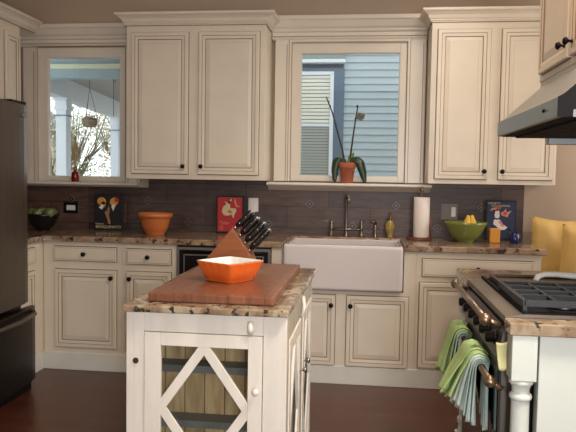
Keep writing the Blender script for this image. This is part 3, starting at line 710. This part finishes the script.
MB().tube([(FX + .005, -1.075, .490), (FX + .035, -1.12, .485), (FX + .05, -1.3, .475), (FX + .052, -1.5, .475), (FX + .035, -1.84, .485), (FX, -1.88, .49)], [.010, .013, .013, .013, .013, .010]).build('handle', STEELD, fz)
for ya_, yb_ in ((-1.20, -1.03), (-1.93, -1.80)): MB().box(-2.35, FX - .06, ya_, yb_, 1.742, 1.760).build('hinge_cover', BLACK, fg, bevel=.004)
MB().box(-2.7, FX - .03, -1.90, -1.05, 0, .055).build('base_grille', BLACK, fg)

# ------------------------------------------------------------------ island
IX0, IX1, IY0, IY1, IZ = -.768, -.243, -2.80, -1.86, .892
isl = thing('kitchen_island', 'worn white kitchen island with diamond glass door and granite top', 'kitchen island', ((IX0 + IX1) / 2, (IY0 + IY1) / 2, 0))
DX0, DX1, GX0, GX1, GZ0, GZ1 = -.708, -.318, -.652, -.366, .378, .782
T_ = .022
# case: solid sides, back and bottom; front face frame with an opening for the door
mb = MB()
mb.box(IX0, IX0 + T_, IY0, IY1, 0, IZ); mb.box(IX0 + T_, IX1, IY1 - T_, IY1, 0, IZ); mb.box(IX0 + T_, IX1 - T_, IY0 + T_, IY1 - T_, .06, .08)
mb.box(IX0 + T_, DX0, IY0, IY0 + T_, 0, IZ); mb.box(DX1, IX1, IY0, IY0 + T_, 0, IZ); mb.box(DX0, DX1, IY0, IY0 + T_, .826, IZ); mb.box(DX0, DX1, IY0, IY0 + T_, 0, .325)
body = mb.build('case', WHITE, isl, bevel=.002)
mb = MB()   # side frame on the right with openings
S = [(-2.775, -2.345), (-2.315, -1.885)]
YS = [IY0 + T_, -2.735, -2.375, -2.285, -1.925, IY1 - T_]
xa, xb = IX1 - T_, IX1
mb.box(xa, xb, YS[0], YS[1], 0, IZ); mb.box(xa, xb, YS[2], YS[3], 0, IZ); mb.box(xa, xb, YS[4], YS[5], 0, IZ)
for a, b in ((YS[1], YS[2]), (YS[3], YS[4])): mb.box(xa, xb, a, b, .80, IZ); mb.box(xa, xb, a, b, 0, .14)
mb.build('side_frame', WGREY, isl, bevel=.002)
MB().box(IX0 + T_, IX1 - T_ - .002, IY0 + .30, IY0 + .315, .08, IZ - .004).build('back_planks', PLANKS, isl)
SHELF = mat('blue_grey_shelf', srgb(126, 134, 134), .6)
for z in (.628, .428): MB().box(IX0 + T_, IX1 - T_ - .002, IY0 + .22, IY0 + .299, z, z + .026).build('shelf', SHELF, isl)
# front door with diamond lattice
def lattice_door(fm, u0, u1, z0, z1, gu0, gu1, gz0, gz1, th, m_, name):
    mb = MB()
    def bx(a, b, c, d, n0, n1):
        o = len(mb.v)
        for n_ in (n0, n1):
            for z in (c, d):
                for u in (a, b): mb.v.append(fm(u, n_, z))
        for q in ((0, 1, 3, 2), (4, 6, 7, 5), (0, 4, 5, 1), (2, 3, 7, 6), (0, 2, 6, 4), (1, 5, 7, 3)): mb.face([o + i for i in q])
    bx(u0, gu0, z0, z1, -.012, th); bx(gu1, u1, z0, z1, -.012, th); bx(gu0, gu1, gz1, z1, -.012, th); bx(gu0, gu1, z0, gz0, -.012, th)
    cu, cz = (gu0 + gu1) / 2, (gz0 + gz1) / 2; w = .0155
    for kk, ((a, b), (c, d)) in enumerate((((gu0, cz), (cu, gz1)), ((cu, gz1), (gu1, cz)), ((gu1, cz), (cu, gz0)), ((cu, gz0), (gu0, cz)))):
        L_ = math.hypot(c - a, d - b); ex, ez = (c - a) / L_ * .022, (d - b) / L_ * .022; a -= ex; b -= ez; c += ex; d += ez; nx, nz = -ez / .022 * w, ex / .022 * w; o = len(mb.v)
        for n_ in (-.006 + kk * .0004, th * .88 - kk * .0005):
            for u, z in ((a - nx, b - nz), (c - nx, d - nz), (c + nx, d + nz), (a + nx, b + nz)):
                mb.v.append(fm(u, n_, z))
        for q in ((0, 1, 2, 3), (7, 6, 5, 4), (0, 4, 5, 1), (1, 5, 6, 2), (2, 6, 7, 3), (3, 7, 4, 0)): mb.face([o + i for i in q])
    d = mb.build(name, m_, isl, bevel=.0015)
    g = MB(); o = 0
    for n_ in (-.010, -.008):
        for u, z in ((gu0 + .0005, gz0 + .0005), (gu1 - .0005, gz0 + .0005), (gu1 - .0005, gz1 - .0005), (gu0 + .0005, gz1 - .0005)): g.v.append(fm(u, n_, z))
    for q in ((0, 1, 2, 3), (7, 6, 5, 4), (0, 4, 5, 1), (1, 5, 6, 2), (2, 6, 7, 3), (3, 7, 4, 0)): g.face(list(q))
    g.build('pane', GLASSI, d)
    return d
fi = face_map('back', IY0)
d = lattice_door(fi, DX0 + .002, DX1 - .002, .327, .824, GX0, GX1, GZ0, GZ1, .004, WHITE, 'door')
knob(d, fi, -.337, .650, .004, .75, WHITE)
MB().tube([(-.358, IY0 - .006, .834), (-.358, IY0 - .010, .85), (-.358, IY0 - .006, .872)], [.009, .010, .009], 12, 0, 1).build('turn_latch', WHITE, d)
MB().lathe([(.010, 0), (.010, .002), (.006, .004)], (-.735, IY0 - .0042, .728), 10, 'y').build('knot_hole', STEMD, isl)
fs = face_map('right', 0); fsd = lambda u, n, z: (IX1 + n, u, z)
for (a, b), ky in (((YS[1], YS[2]), YS[2] - .022), ((YS[3], YS[4]), YS[3] + .022)):
    d = lattice_door(fsd, a + .002, b - .002, .142, .798, a + .048, b - .048, .19, .75, .004, WHITE, 'side_door')
    knob(d, fsd, ky, .605, .004, .75, STEEL)
MB().tube([(IX1 + .006, -2.36, .80), (IX1 + .012, -2.35, .84), (IX1 + .006, -2.34, .875)], .007, 10).build('side_latch', WHITE, isl)
# granite top with slightly broken edge
pts = []
cs = [(-.771, -2.832), (-.236, -2.826), (-.226, -1.835), (-.780, -1.84)]
for k in range(4):
    a, b = Vector(cs[k]), Vector(cs[(k + 1) % 4]); n = 16
    for i in range(n): p = a.lerp(b, i / n); pts.append((p.x + random.uniform(-.003, .003), p.y + random.uniform(-.003, .003)))
slab(MB(), pts, IZ + .0003, .915).build('granite_top', GRANI, isl, bevel=.005)

cb = MB().box(-.708, -.290, -2.768, -1.95, .9155, .946).build('cutting_board', BUTCHER, None, (-.5, -2.36, .9155), bevel=.006)
tag(cb, 'large reddish wooden cutting board lying on the island top', 'cutting board')

# orange baking dish, one corner to the camera, fluted rim
bd = thing('baking_dish', 'square orange baking dish with white inside on the cutting board', 'baking dish', (-.50, -2.44, .9463))
def sq(r, a, n=9):  # superellipse radius
    c, s_ = abs(math.cos(a)), abs(math.sin(a)); return r / (c ** n + s_ ** n) ** (1 / n)
def dishloop(r, z, wav=0, rot=1.0):
    out = []
    for k in range(96):
        a = 2 * PI * k / 96; rr = sq(r, a) * (1 + wav * math.cos(16 * a)); out.append((-.498 + (rr * .93) * math.cos(a + rot), -2.462 + (rr * .93) * math.sin(a + rot), .9463 + z))
    return out
def loops(ls, name, m_, par, capb=True, capt=True, **kw):
    mb = MB(); n = len(ls[0])
    for l in ls: mb.v += l
    for i in range(len(ls) - 1):
        for k in range(n): q = (k + 1) % n; mb.face([i * n + k, i * n + q, (i + 1) * n + q, (i + 1) * n + k], 0, True)
    if capb: mb.face(list(range(n))[::-1])
    if capt: mb.face([(len(ls) - 1) * n + k for k in range(n)])
    return mb.build(name, m_, par, **kw)
loops([dishloop(.068, 0), dishloop(.072, .003), dishloop(.072, .010), dishloop(.078, .014), dishloop(.088, .045, .006), dishloop(.097, .068, .02), dishloop(.100, .074, .02), dishloop(.098, .074, .02)], 'shell', ORANGE, bd, capt=False)
loops([dishloop(.098, .0742, .02), dishloop(.092, .0745, .02), dishloop(.088, .066, .012), dishloop(.080, .04), dishloop(.070, .018), dishloop(.05, .012)], 'glazed_inside', WHITEG, bd, capb=False)
# knife block with knives
kb = thing('knife_block', 'slanted brown wooden knife block on the far end of the cutting board', 'knife block', (-.56, -2.07, .9463))
prof = [(-.712, .9463), (-.482, .9463), (-.470, 1.01), (-.500, 1.060), (-.578, 1.135), (-.600, 1.110)]
MB().prism([(-.700, .9463), (-.478, .9463), (-.476, .972), (-.494, 1.020), (-.562, 1.116)], lambda a, b, h: (a, h, b), -2.13, -2.02).build('block', WOODB, kb, bevel=.004)
kd = Vector((.70, 0, .71)).normalized(); e1 = Vector((-.560, 0, 1.113)); e2 = Vector((-.494, 0, 1.012)); sd = (e2 - e1)
rows = [(.04, .105, .71, .70), (.35, .112, .70, .71), (.66, .125, .69, .72), (.97, .128, .68, .73)]
for r_, (t_, L_, kx, kz) in enumerate(rows):
    kd = Vector((kx, 0, kz)).normalized()
    for c_, yy in enumerate((-2.115, -2.075, -2.035)):
        L2 = L_ * (1 - .10 * c_ + .06 * ((r_ * 3 + c_) % 3)); p = e1 + sd * t_ + Vector((0, yy, 0))
        kf = thing('kitchen_knife', 'black riveted knife handle in %s, %s in the knife block' % (('the top row', 'the second row', 'the third row', 'the lowest row')[r_], ('nearest the camera', 'middle slot', 'farthest slot')[c_]), 'knife', tuple(p), 'knives in the knife block')
        MB().tube([p - kd * .001, p + kd * .018], .005, 8, 0, 1.2).build('bolster', BLADE, kf)
        q = [p + kd * .018, p + kd * .03, p + kd * (L2 * .5), p + kd * (L2 * .85), p + kd * L2]
        MB().tube(q, [.010, .0145, .0125, .015, .012], 10, 0, 1.0).build('handle', HANDLE, kf)
        for g in (.35, .7, 1.0):
            c0 = p + kd * (L2 * g) + Vector((0, -.0125 if g < 1 else 0, 0)); MB().ball(tuple(c0), .0034 if g < 1 else .0065, 1, 1, 1, 8).build('rivet' if g < 1 else 'end_cap', BLADE, kf)

# ------------------------------------------------------------------ range counter with turned posts
rc = thing('range_end_panel', 'white end panel with turned post and granite edge nearest the camera', 'counter', (.75, -2.84, 0))
rf = thing('range_side_cabinet', 'cream side cabinet with granite top at the far side of the range', 'counter', (.75, -1.86, 0))
slab(MB(), [(.42, -2.870), (1.078, -2.870), (1.078, -2.790), (.42, -2.790)], .878, .915).build('granite_edge', GRANI, rc, bevel=.004)
slab(MB(), [(.42, -2.030), (1.078, -2.030), (1.078, -1.700), (.42, -1.700)], .878, .918).build('granite_top', GRANI, rf, bevel=.004)
MB().box(.512, 1.078, -2.845, -2.795, 0, .8775).build('end_panel', PANELW, rc, bevel=.002)
MB().box(.500, 1.078, -2.025, -1.73, 0, .8775).build('body', CREAM, rf, bevel=.002)
def post(cx, cy, rc, name='turned_post'):
    mb = MB().box(cx - .036, cx + .036, cy - .036, cy + .036, .742, .8775).box(cx - .036, cx + .036, cy - .036, cy + .036, 0, .16)
    mb.lathe([(.030, .742), (.0355, .738), (.036, .730), (.030, .724), (.026, .715), (.025, .702), (.027, .698), (.032, .694), (.033, .688), (.032, .682), (.027, .678), (.0265, .660), (.027, .58), (.030, .50), (.029, .40), (.024, .28), (.022, .24), (.031, .23), (.031, .21), (.024, .20), (.030, .165), (.030, .16)][::-1], (cx, cy, 0), 28)
    return mb.build(name, PANELW, rc, bevel=.002)
post(.466, -2.828, rc); post(.466, -1.76, rf)

# ------------------------------------------------------------------ range
rg = thing('gas_range', 'pro style gas range with cast iron grates and long copper rails', 'range', (.75, -2.41, 0))
RY0, RY1 = -2.785, -2.035
MB().box(.46, 1.07, RY0, RY1, .06, .885).build('body', BLACK, rg, bevel=.003)
MB().prism([(.420, .905), (.425, .915), (.475, .925), (1.07, .925), (1.07, .885), (.44, .885), (.424, .895)], lambda a, b, h: (a, h, b), RY0, RY1).build('cooktop', STEELD, rg)
pn = MB().prism([(.424, .884), (.46, .884), (.46, .780), (.405, .780), (.400, .79)], lambda a, b, h: (a, h, b), RY0, RY1).build('control_panel', PANELD, rg)
for k in range(6):
    yy = RY0 + .075 + k * .12
    MB().lathe([(.024, 0), (.024, -.006), (.018, -.010), (.017, -.030), (.012, -.034), (.001, -.034)][::1], (.412, yy, .835), 18, 'x').build('burner_knob', BLACK, pn)
GLOSSB = mat('black_oven_glass', srgb(14, 16, 16), .06)
od = MB().box(.415, .46, RY0 + .004, RY1 - .004, .22, .775).build('oven_door', PANELD, rg, bevel=.004)
MB().box(.4125, .415, RY0 + .03, RY1 - .03, .25, .75).build('oven_glass', GLOSSB, od)
MB().box(.43, .46, RY0 + .004, RY1 - .004, .08, .21).build('kick_drawer', BLACK, rg, bevel=.003)
def rail(x, ya, yb, z, par, xin, name):
    mb = MB().tube([(x, ya, z), (x, yb, z)], .0115, 14)
    r_ = mb.build(name, COPPER, par)
    for yy in (ya, yb):
        MB().ball((x, yy, z), .0195, 1, 1, 1, 16).tube([(x, yy, z), (x + (xin - x) * .5, yy, z - .008), (xin, yy, z - .022)], [.010, .008, .010]).build('rail_bracket', BRASS, r_)
    return r_
rail(.370, -2.755, -2.055, .900, pn, .418, 'towel_rail')
rail(.380, -2.81, -2.08, .722, od, .4155, 'oven_handle')
# griddle plate and grates
MB().box(.50, 1.04, -2.36, -2.075, .926, .938).box(.50, .512, -2.36, -2.075, .938, .95).box(.50, 1.04, -2.087, -2.075, .938, .95).build('griddle', GRID, rg, bevel=.003)
for k, (xa, xb) in enumerate(((.485, .765), (.775, 1.05))):
    mb = MB(); ya, yb = RY0 + .025, -2.385; zt, w = .966, .007
    for yy in (ya, yb): mb.box(xa, xb, yy - w, yy + w, .945, zt)
    for xx in (xa, xb): mb.box(xx - w, xx + w, ya, yb, .945, zt)
    for f in (.25, .5, .75): mb.box(xa, xb, ya + (yb - ya) * f - w * .7, ya + (yb - ya) * f + w * .7, .950, zt + .002)
    for f in (.33, .67): mb.box(xa + (xb - xa) * f - w * .7, xa + (xb - xa) * f + w * .7, ya, yb, .948, zt)
    for xx in (xa, xb):
        for yy in (ya, yb): mb.box(xx - w, xx + w, yy - w, yy + w, .924, .95)
    mb.build('grate', IRON, rg, bevel=.002)
    for f in (.27, .75):
        MB().lathe([(.05, 0), (.05, .008), (.036, .010), (.034, .018), (.02, .020), (.001, .020)], ((xa + xb) / 2, ya + (yb - ya) * f, .925), 24).build('burner', BLACK, rg)
MB().box(.475, 1.06, RY0 + .01, RY1 - .01, .9245, .9262).box(.475, .486, RY0 + .01, RY1 - .01, .926, .934).build('drip_tray', DARK_STEEL_SHADE, rg)

# spoon rest / ladle in white porcelain
ZG = .9385
mb = MB().tube([(.640, -2.250, ZG + .012), (.652, -2.240, ZG + .028), (.675, -2.235, ZG + .036), (.72, -2.23, ZG + .037), (.79, -2.225, ZG + .032), (.83, -2.225, ZG + .030)], [.011, .0135, .0135, .0135, .016, .020], 14, 0, .75)
lp = [(.83, .018), (.86, .034), (.90, .047), (.94, .050), (.98, .044), (1.005, .030), (1.015, .008)]
for k in range(1): mb.tube([(x, -2.225, ZG + .020) for x, r in lp], [r for x, r in lp], 20, 0, .35)
ob = mb.build('spoon_rest', PORC, None, (.83, -2.225, ZG)); ob.data.materials[0] = WHITEG; tag(ob, 'white porcelain ladle shaped spoon rest lying on the griddle', 'spoon rest')

# towels
def towel(label, ya, yb, layers, top=.7375, xr=.378):
    t = thing('dish_towel', label, 'towel', (xr, (ya + yb) / 2, top), 'towels over the oven handle')
    for li, (y0_, y1_, drop, off, m_, flare) in enumerate(layers):
        n = 40
        def fn(u, v, y0_=y0_, y1_=y1_, drop=drop, off=off, flare=flare, li=li):
            s_ = (v - .5) * 2; R = .016 + off
            hang = max(0, abs(s_) - .12) / .88
            if abs(s_) < .12:
                a = s_ / .12 * PI / 2; x = xr + R * math.sin(a); z = .722 + R * math.cos(a)
            else:
                side = 1 if s_ > 0 else -1
                dd = drop * (1 if side < 0 else .95) * (1 + .10 * math.sin(5 * u + li) - .18 * (1 - u) * (1 if side < 0 else 0))
                z = .722 - dd * hang
                x = xr + side * R
                if side < 0: x -= flare * hang ** .8 + .007 * hang * math.sin(u * 13 + li * 1.7) + .003 * hang * math.sin(u * 31)
                else: x = min(x + .004 * hang * math.sin(u * 20), .402)
            w = 1 + .18 * hang; yc = (y0_ + y1_) / 2
            return (x, yc + (u - .5) * (y1_ - y0_) * w, z)
        MB().grid(fn, 60, n).build(('green_layer', 'striped_layer')[m_], (TOWG, TOWS)[m_], t, solid=.0035)
    return t
towel('green and white striped towel hanging at the near end of the oven handle', -2.66, -2.46,
      [(-2.67, -2.58, .205, .001, 1, .002), (-2.665, -2.55, .195, .006, 1, .014), (-2.655, -2.53, .18, .011, 1, .026), (-2.64, -2.50, .165, .016, 1, .038), (-2.625, -2.46, .15, .022, 0, .050), (-2.59, -2.46, .135, .028, 0, .060)])
towel('green towel hanging at the far end of the oven handle', -2.27, -2.11,
      [(-2.29, -2.17, .19, .001, 1, .006), (-2.28, -2.15, .18, .008, 1, .018), (-2.265, -2.12, .175, .015, 0, .030), (-2.25, -2.10, .165, .022, 0, .042)])
def ycl(u, v):
    return (.386 + .034 * u + .010 * v * (1 - u), -2.850 + .012 * u + .004 * math.sin(v * 4), .852 - .082 * v - .004 * math.sin(u * 3))
ob = MB().grid(ycl, 10, 10).build('dish_cloth', TOWY, None, (0, 0, 0), solid=.003)
tag(ob, 'small pale yellow cloth tucked below the upper rail of the range', 'cloth')

# ------------------------------------------------------------------ range hood
hd = thing('range_hood', 'stainless range hood under the right wall cabinet', 'range hood', (.82, -2.31, 1.52))
HY0, HY1 = -2.775, -1.855
HP = [(.555, 1.522), (.555, 1.582), (.573, 1.592), (.745, 1.745), (XR - .002, 1.745), (XR - .002, 1.560), (.60, 1.545), (.60, 1.522)]
MB().prism(HP, lambda a, b, h: (a, h, b), HY0 + .002, HY1).build('canopy', STEEL, hd, bevel=.002)
MB().prism(HP, lambda a, b, h: (a, h, b), HY0 - .001, HY0 + .0015).build('side_shade_sheet', DARK_STEEL_SHADE, hd)  # dark reflection on the near side put into the colour; same steel as canopy
MB().box(.572, XR - .004, HY0 + .012, HY1 - .012, 1.5195, 1.5215).build('underside', DARK_STEEL_SHADE, hd)
MB().prism([(.600, 1.522), (.600, 1.544), (XR - .003, 1.559), (XR - .003, 1.522)], lambda a, b, h: (a, h, b), HY0, HY0 + .012).prism([(.600, 1.522), (.600, 1.544), (XR - .003, 1.559), (XR - .003, 1.522)], lambda a, b, h: (a, h, b), HY1 - .012, HY1).build('side_lip', STEEL, hd)
mb = MB()
for k in range(3): mb.box(.62, 1.04, HY0 + .04 + k * .28, HY0 + .30 + k * .28, 1.512, 1.5195)
mb.build('filter', DARK_STEEL_SHADE, hd)
MB().lathe([(.028, 0), (.028, .010), (.02, .012)], (.70, -2.6, 1.508), 20).build('lamp', WHITEG, hd)
MB().box(.757, XR - .002, HY1 - .06, HY1 - .001, 1.488, 1.5215).build('light_housing', LITEST, hd, bevel=.002)
MB().lathe([(.006, 0), (.006, -.004), (.003, -.006)], (.555, -2.62, 1.555), 12, 'x').build('button', BLACK, hd)

# ------------------------------------------------------------------ nook bench and cushions
bn = thing('window_bench', 'wooden bench along the nook wall under the gold cushions', 'bench', (1.74, -.32, 0))
MB().box(1.115, 2.39, -.60, -.02, .40, .44).build('seat', WOODR, bn, bevel=.004)
MB().box(1.125, 2.38, -.57, -.03, 0, .40).build('base', CREAM, bn)
def cushion(cx, cy, z0, w, h, d_, rz, tilt, label, roll=.05):
    def mk(sgn):
        def fn(u, v):
            a, b = (u - .5) * 2, (v - .5) * 2
            t_ = d_ * (max(0, (1 - a ** 4)) * max(0, (1 - b ** 4))) ** .55
            px = 1 - .07 * (math.cos(b * PI / 2)); pz = 1 - .07 * math.cos(a * PI / 2)
            x, y, z = a * w / 2 * px, -sgn * t_ / 2 + .006 * math.sin(a * 9 + b * 4) * (1 - a * a), b * h / 2 * pz
            y, z = y * math.cos(tilt) - z * math.sin(tilt), z * math.cos(tilt) + y * math.sin(tilt)
            x, z = x * math.cos(roll) + z * math.sin(roll), z * math.cos(roll) - x * math.sin(roll)
            x, y = x * math.cos(rz) - y * math.sin(rz), y * math.cos(rz) + x * math.sin(rz)
            return (cx + x, cy + y, z0 + h / 2 + z)
        return fn
    mb = MB().grid(mk(1), 22, 22).grid(mk(-1), 22, 22)
    ob = mb.build('cushion', GOLD, None, (cx, cy, z0)); tag(ob, label, 'cushion', 'gold cushions on the nook bench'); return ob
cushion(1.300, -.16, .462, .40, .625, .13, .0, .06, 'gold cushion nearest the worktop end, half behind its neighbour')
cushion(1.470, -.36, .466, .46, .585, .15, .05, .10, 'gold cushion at the right edge of the picture, in front of the other')

# ------------------------------------------------------------------ outdoors
struct(MB().box(-30, 30, .5, 40, -1.0, -.9).build('ground', EARTH))
struct(MB().box(-5.2, -1.05, .141, 9.5, -.12, -.02).build('porch_floor', PORCHC))
nb = thing('neighbour_house', 'pale blue clapboard house wall outside the window above the sink', 'house', (.4, 2.4, -.9))
MB().box(-1.2, 2.6, 2.03, 4.2, -.9, 2.75).build('wall', CORNER, nb)
mb = MB(); z = -.2
while z < 2.62:
    mb.prism([(2.03, z), (2.005, z), (2.018, z + .076), (2.03, z + .076)], lambda a, b, h: (h, a, b), -.275, 2.58); z += .0735
mb.build('clapboards', SIDING, nb)
MB().box(-1.2, -.265, 1.985, 2.03, -.9, 2.46).build('wide_board', CORNER, nb)
MB().box(-1.2, -.26, 1.93, 2.03, 2.505, 2.54).build('eave_moulding', OUTW, nb, bevel=.006)
MB().box(-1.2, -.262, 1.97, 2.03, 2.54, 2.66).build('frieze', mat('grey_green_board', srgb(128, 146, 142), .6), nb)
wn = MB().box(-.41, -.372, 1.955, 1.985, 1.2, 2.42).box(-1.05, -.41, 1.955, 1.985, 2.385, 2.42).box(-.98, -.41, 1.96, 1.985, 1.86, 1.892).box(-1.09, -1.05, 1.955, 1.985, 1.2, 2.42).build('window', OUTW, nb, bevel=.003)
mb = MB(); z = 1.90
while z < 2.38: mb.box(-1.05, -.412, 1.968, 1.984, z, z + .030); z += .0375
mb.build('blind', BLINDL, wn)
mb = MB(); z = 1.2
while z < 1.85: mb.box(-1.05, -.412, 1.972, 1.984, z, z + .024); z += .030
mb.build('screened_blind', BLINDD, wn)
# porch
pc = thing('porch_roof', 'grey beadboard porch roof and outer beam outside the left window', 'porch roof', (-3.4, 4, 2.3))
mb = MB().prism([(-4.05, .145), (-1.25, .145), (-1.25, 5.0), (-3.4, 9.5), (-5.0, 9.5)], lambda a, b, h: (a, b, h), 2.62, 2.68)
mb.build('ceiling_boards', PORCHC, pc)
A, B = Vector((-3.78, .5)), Vector((-4.86, 9.5)); dv = (B - A).normalized(); nv = Vector((dv.y, -dv.x)) * .09
mb = MB().prism([tuple(A - nv), tuple(A + nv), tuple(B + nv), tuple(B - nv)], lambda a, b, h: (a, b, h), 2.36, 2.62)
mb.build('outer_beam', OUTW, pc)
ib = thing('porch_beam', 'blue painted beam with pale stripe across the top of the left window', 'beam', (-2.5, .95, 2.19))
MB().box(-3.70, -1.3, .90, 1.0, 2.20, 2.52).build('beam', BLUEBEAM, ib)
MB().box(-3.70, -1.3, .885, .90, 2.282, 2.322).build('stripe', CREAMS, ib)
for i, (x, y) in enumerate(((-4.17, 3.81), (-4.52, 6.59))):
    t = thing('porch_column', ('nearer white square porch column outside the left window', 'farther white square porch column, right edge of the left window')[i], 'column', (x, y, -.02), 'porch columns')
    MB().box(x - .075, x + .075, y - .075, y + .075, -.02, 2.20).build('shaft', OUTW, t, bevel=.006)
    MB().box(x - .095, x + .095, y - .095, y + .095, 2.20, 2.25).box(x - .085, x + .085, y - .085, y + .085, 2.25, 2.34).box(x - .11, x + .11, y - .11, y + .11, 2.34, 2.37).build('capital', OUTW, t, bevel=.006)
    MB().box(x - .09, x + .09, y - .09, y + .09, 2.12, 2.135).build('band', CORNER, t)
# hanging basket
hb = thing('hanging_basket', 'hanging wicker basket on wires under the porch roof', 'basket', (-3.17, 2.39, 1.88))
WICK = mat('wicker', srgb(150, 132, 110), .9, noise=.4, nscale=40, bump=.6, bscale=60)
MB().lathe([(.05, 0), (.075, .01), (.088, .06), (.092, .10), (.085, .10), (.07, .03), (.001, .02)], (-3.17, 2.39, 1.87), 24).build('bowl', WICK, hb)
mb = MB()
for k in range(3):
    a = k * 2.09 + .4; mb.tube([(-3.17 + .088 * math.cos(a), 2.39 + .088 * math.sin(a), 1.97), (-3.17, 2.39, 2.30)], .003, 5)
mb.tube([(-3.17, 2.39, 2.30), (-3.17, 2.39, 2.62)], .003, 5); mb.build('wire', HOOK, hb)
mb = MB()
for k in range(160):
    a, r_ = random.uniform(0, 2 * PI), random.uniform(.01, .10); p = Vector((-3.17 + r_ * math.cos(a), 2.39 + r_ * math.sin(a), 1.965 + random.uniform(-.01, .03)))
    u = Vector((random.uniform(-1, 1), random.uniform(-1, 1), random.uniform(-1, 1))).normalized() * .012; w = u.cross(Vector((0, 0, 1))) * .6
    o = len(mb.v); mb.v += [tuple(p - u), tuple(p + w), tuple(p + u), tuple(p - w)]; mb.face([o, o + 1, o + 2, o + 3])
mb.build('dried_plant', PETAL, hb)
hk = MB().tube([(-2.72, 1.96, 2.62), (-2.72, 1.96, 2.33), (-2.70, 1.96, 2.31), (-2.69, 1.96, 2.335), (-2.71, 1.96, 2.345), (-2.715, 1.96, 2.30), (-2.715, 1.96, 1.95)], .0035, 6).build('hanging_hook', HOOK, None, (-2.72, 1.96, 1.95))
tag(hk, 'thin dark hook and chain hanging right of the wicker basket', 'hook')
# railing
rl = thing('porch_railing', 'white porch railing between the columns outside the left window', 'railing', (-4.3, 5.2, -.02))
A, B = Vector((-4.02, 2.6)), Vector((-4.8, 8.8)); n = 40
for hz in (.86, .12):
    MB().tube([(A.x, A.y, hz), (B.x, B.y, hz)], .03, 6).build('hand_rail' if hz > .5 else 'bottom_rail', OUTW, rl)
for k in range(n + 1):
    p = A.lerp(B, k / n); MB().box(p.x - .014, p.x + .014, p.y - .014, p.y + .014, -.02, .86).build('baluster', OUTW, rl)
# far house
fh = thing('distant_house', 'pale pink house far beyond the porch, left in the window', 'house', (-13, 19, -.9))
PINK = mat('pale_pink_wall', srgb(214, 190, 186), .8); ROOFM = mat('grey_shingle', srgb(120, 116, 118), .9)
MB().box(-17.5, -12.6, 17, 22, -.9, 3.0).build('wall', PINK, fh)
MB().prism([(-17.9, 3.0), (-12.2, 3.0), (-15.0, 5.0)], lambda a, b, h: (a, h, b), 16.7, 22.3).build('roof', ROOFM, fh)
for x in (-16.5, -14.9, -13.4):
    MB().box(x - .45, x + .45, 16.93, 17.0, .9, 2.3).build('window_frame', OUTW, fh)
# trees
def tree(name, x, y, h, cr, n, cols, label, seed, cz=None, ls=.07, bare=False):
    rnd = random.Random(seed); t = thing(name, label, 'tree' if name != 'garden_shrub' else 'shrub', (x, y, -.9))
    mb = MB(); tips = []
    th = h * .45
    mb.tube([(x, y, -.9), (x + .05, y, -.9 + th * .5), (x + rnd.uniform(-.1, .1), y, -.9 + th)], [h * .022, h * .018, h * .015], 8)
    for k in range(26 if name != 'garden_shrub' else 8):
        a = rnd.uniform(0, 2 * PI); z0 = -.9 + th * rnd.uniform(.6, 1); r_ = cr * rnd.uniform(.5, 1)
        e = Vector((x + r_ * math.cos(a), y + r_ * math.sin(a), z0 + (h - th) * rnd.uniform(.3, 1)))
        m1 = Vector((x, y, z0)).lerp(e, .5) + Vector((rnd.uniform(-.2, .2), rnd.uniform(-.2, .2), .15))
        mb.tube([(x, y, z0), tuple(m1), tuple(e)], [h * .009, h * .006, h * .002], 5); tips += [m1, e]
        for q in range(3):
            e2 = e + Vector((rnd.uniform(-.6, .6), rnd.uniform(-.6, .6), rnd.uniform(0, .7))) * cr * .4; mb.tube([tuple(m1), tuple(e2)], [h * .004, h * .0012], 4); tips.append(e2)
    mb.build('branches', BARK, t)
    f = MB()
    for k in range(n):
        c0 = rnd.choice(tips) + Vector([rnd.gauss(0, cr * .12) for _ in range(3)])
        u = Vector([rnd.gauss(0, 1) for _ in range(3)]).normalized() * ls * rnd.uniform(.6, 1.3); w = u.cross(Vector([rnd.gauss(0, 1) for _ in range(3)])).normalized() * ls * .5
        o = len(f.v); f.v += [tuple(c0 - u), tuple(c0 + w), tuple(c0 + u), tuple(c0 - w)]; f.face([o, o + 1, o + 2, o + 3], rnd.randrange(len(cols)))
    f.build('foliage', cols, t)
G1 = mat('leaf_olive', srgb(150, 160, 116), .8); G2 = mat('leaf_green', srgb(128, 150, 108), .8); G3 = mat('leaf_tan', srgb(206, 186, 146), .8); G4 = mat('leaf_pale', srgb(204, 210, 186), .8); G5 = mat('leaf_russet', srgb(200, 160, 144), .8)
tree('garden_tree', -7.1, 10.2, 4.0, 1.0, 1500, [G2, G4, G4], 'leafy green tree in the middle of the left window view', 1, ls=.045)
tree('garden_tree', -6.9, 14.2, 4.6, 1.2, 1200, [G3, G4, G4, G5], 'tan leaved tree right of the basket outside the left window', 2, ls=.06)
tree('garden_tree', -10.9, 14.0, 5.4, 1.3, 1000, [G3, G4, G5], 'bare looking tree left of the nearer porch column', 3, ls=.06)
tree('garden_tree', -9.4, 20.5, 5.6, 1.6, 1500, [G5, G3, G4], 'russet tree farthest back in the left window view', 4, ls=.08)
for i, (x, y, c_) in enumerate(((-5.75, 7.0, [G2, G1, G4]), (-6.3, 8.6, [G1, G3, G4]))):
    tree('garden_shrub', x, y, 2.2, .45, 700, c_, ('dark green shrub nearest the porch railing', 'olive shrub right of the green one beyond the railing')[i], 20 + i, ls=.035)

for o in list(bpy.data.objects):
    if '_w' in o: del o['_w']
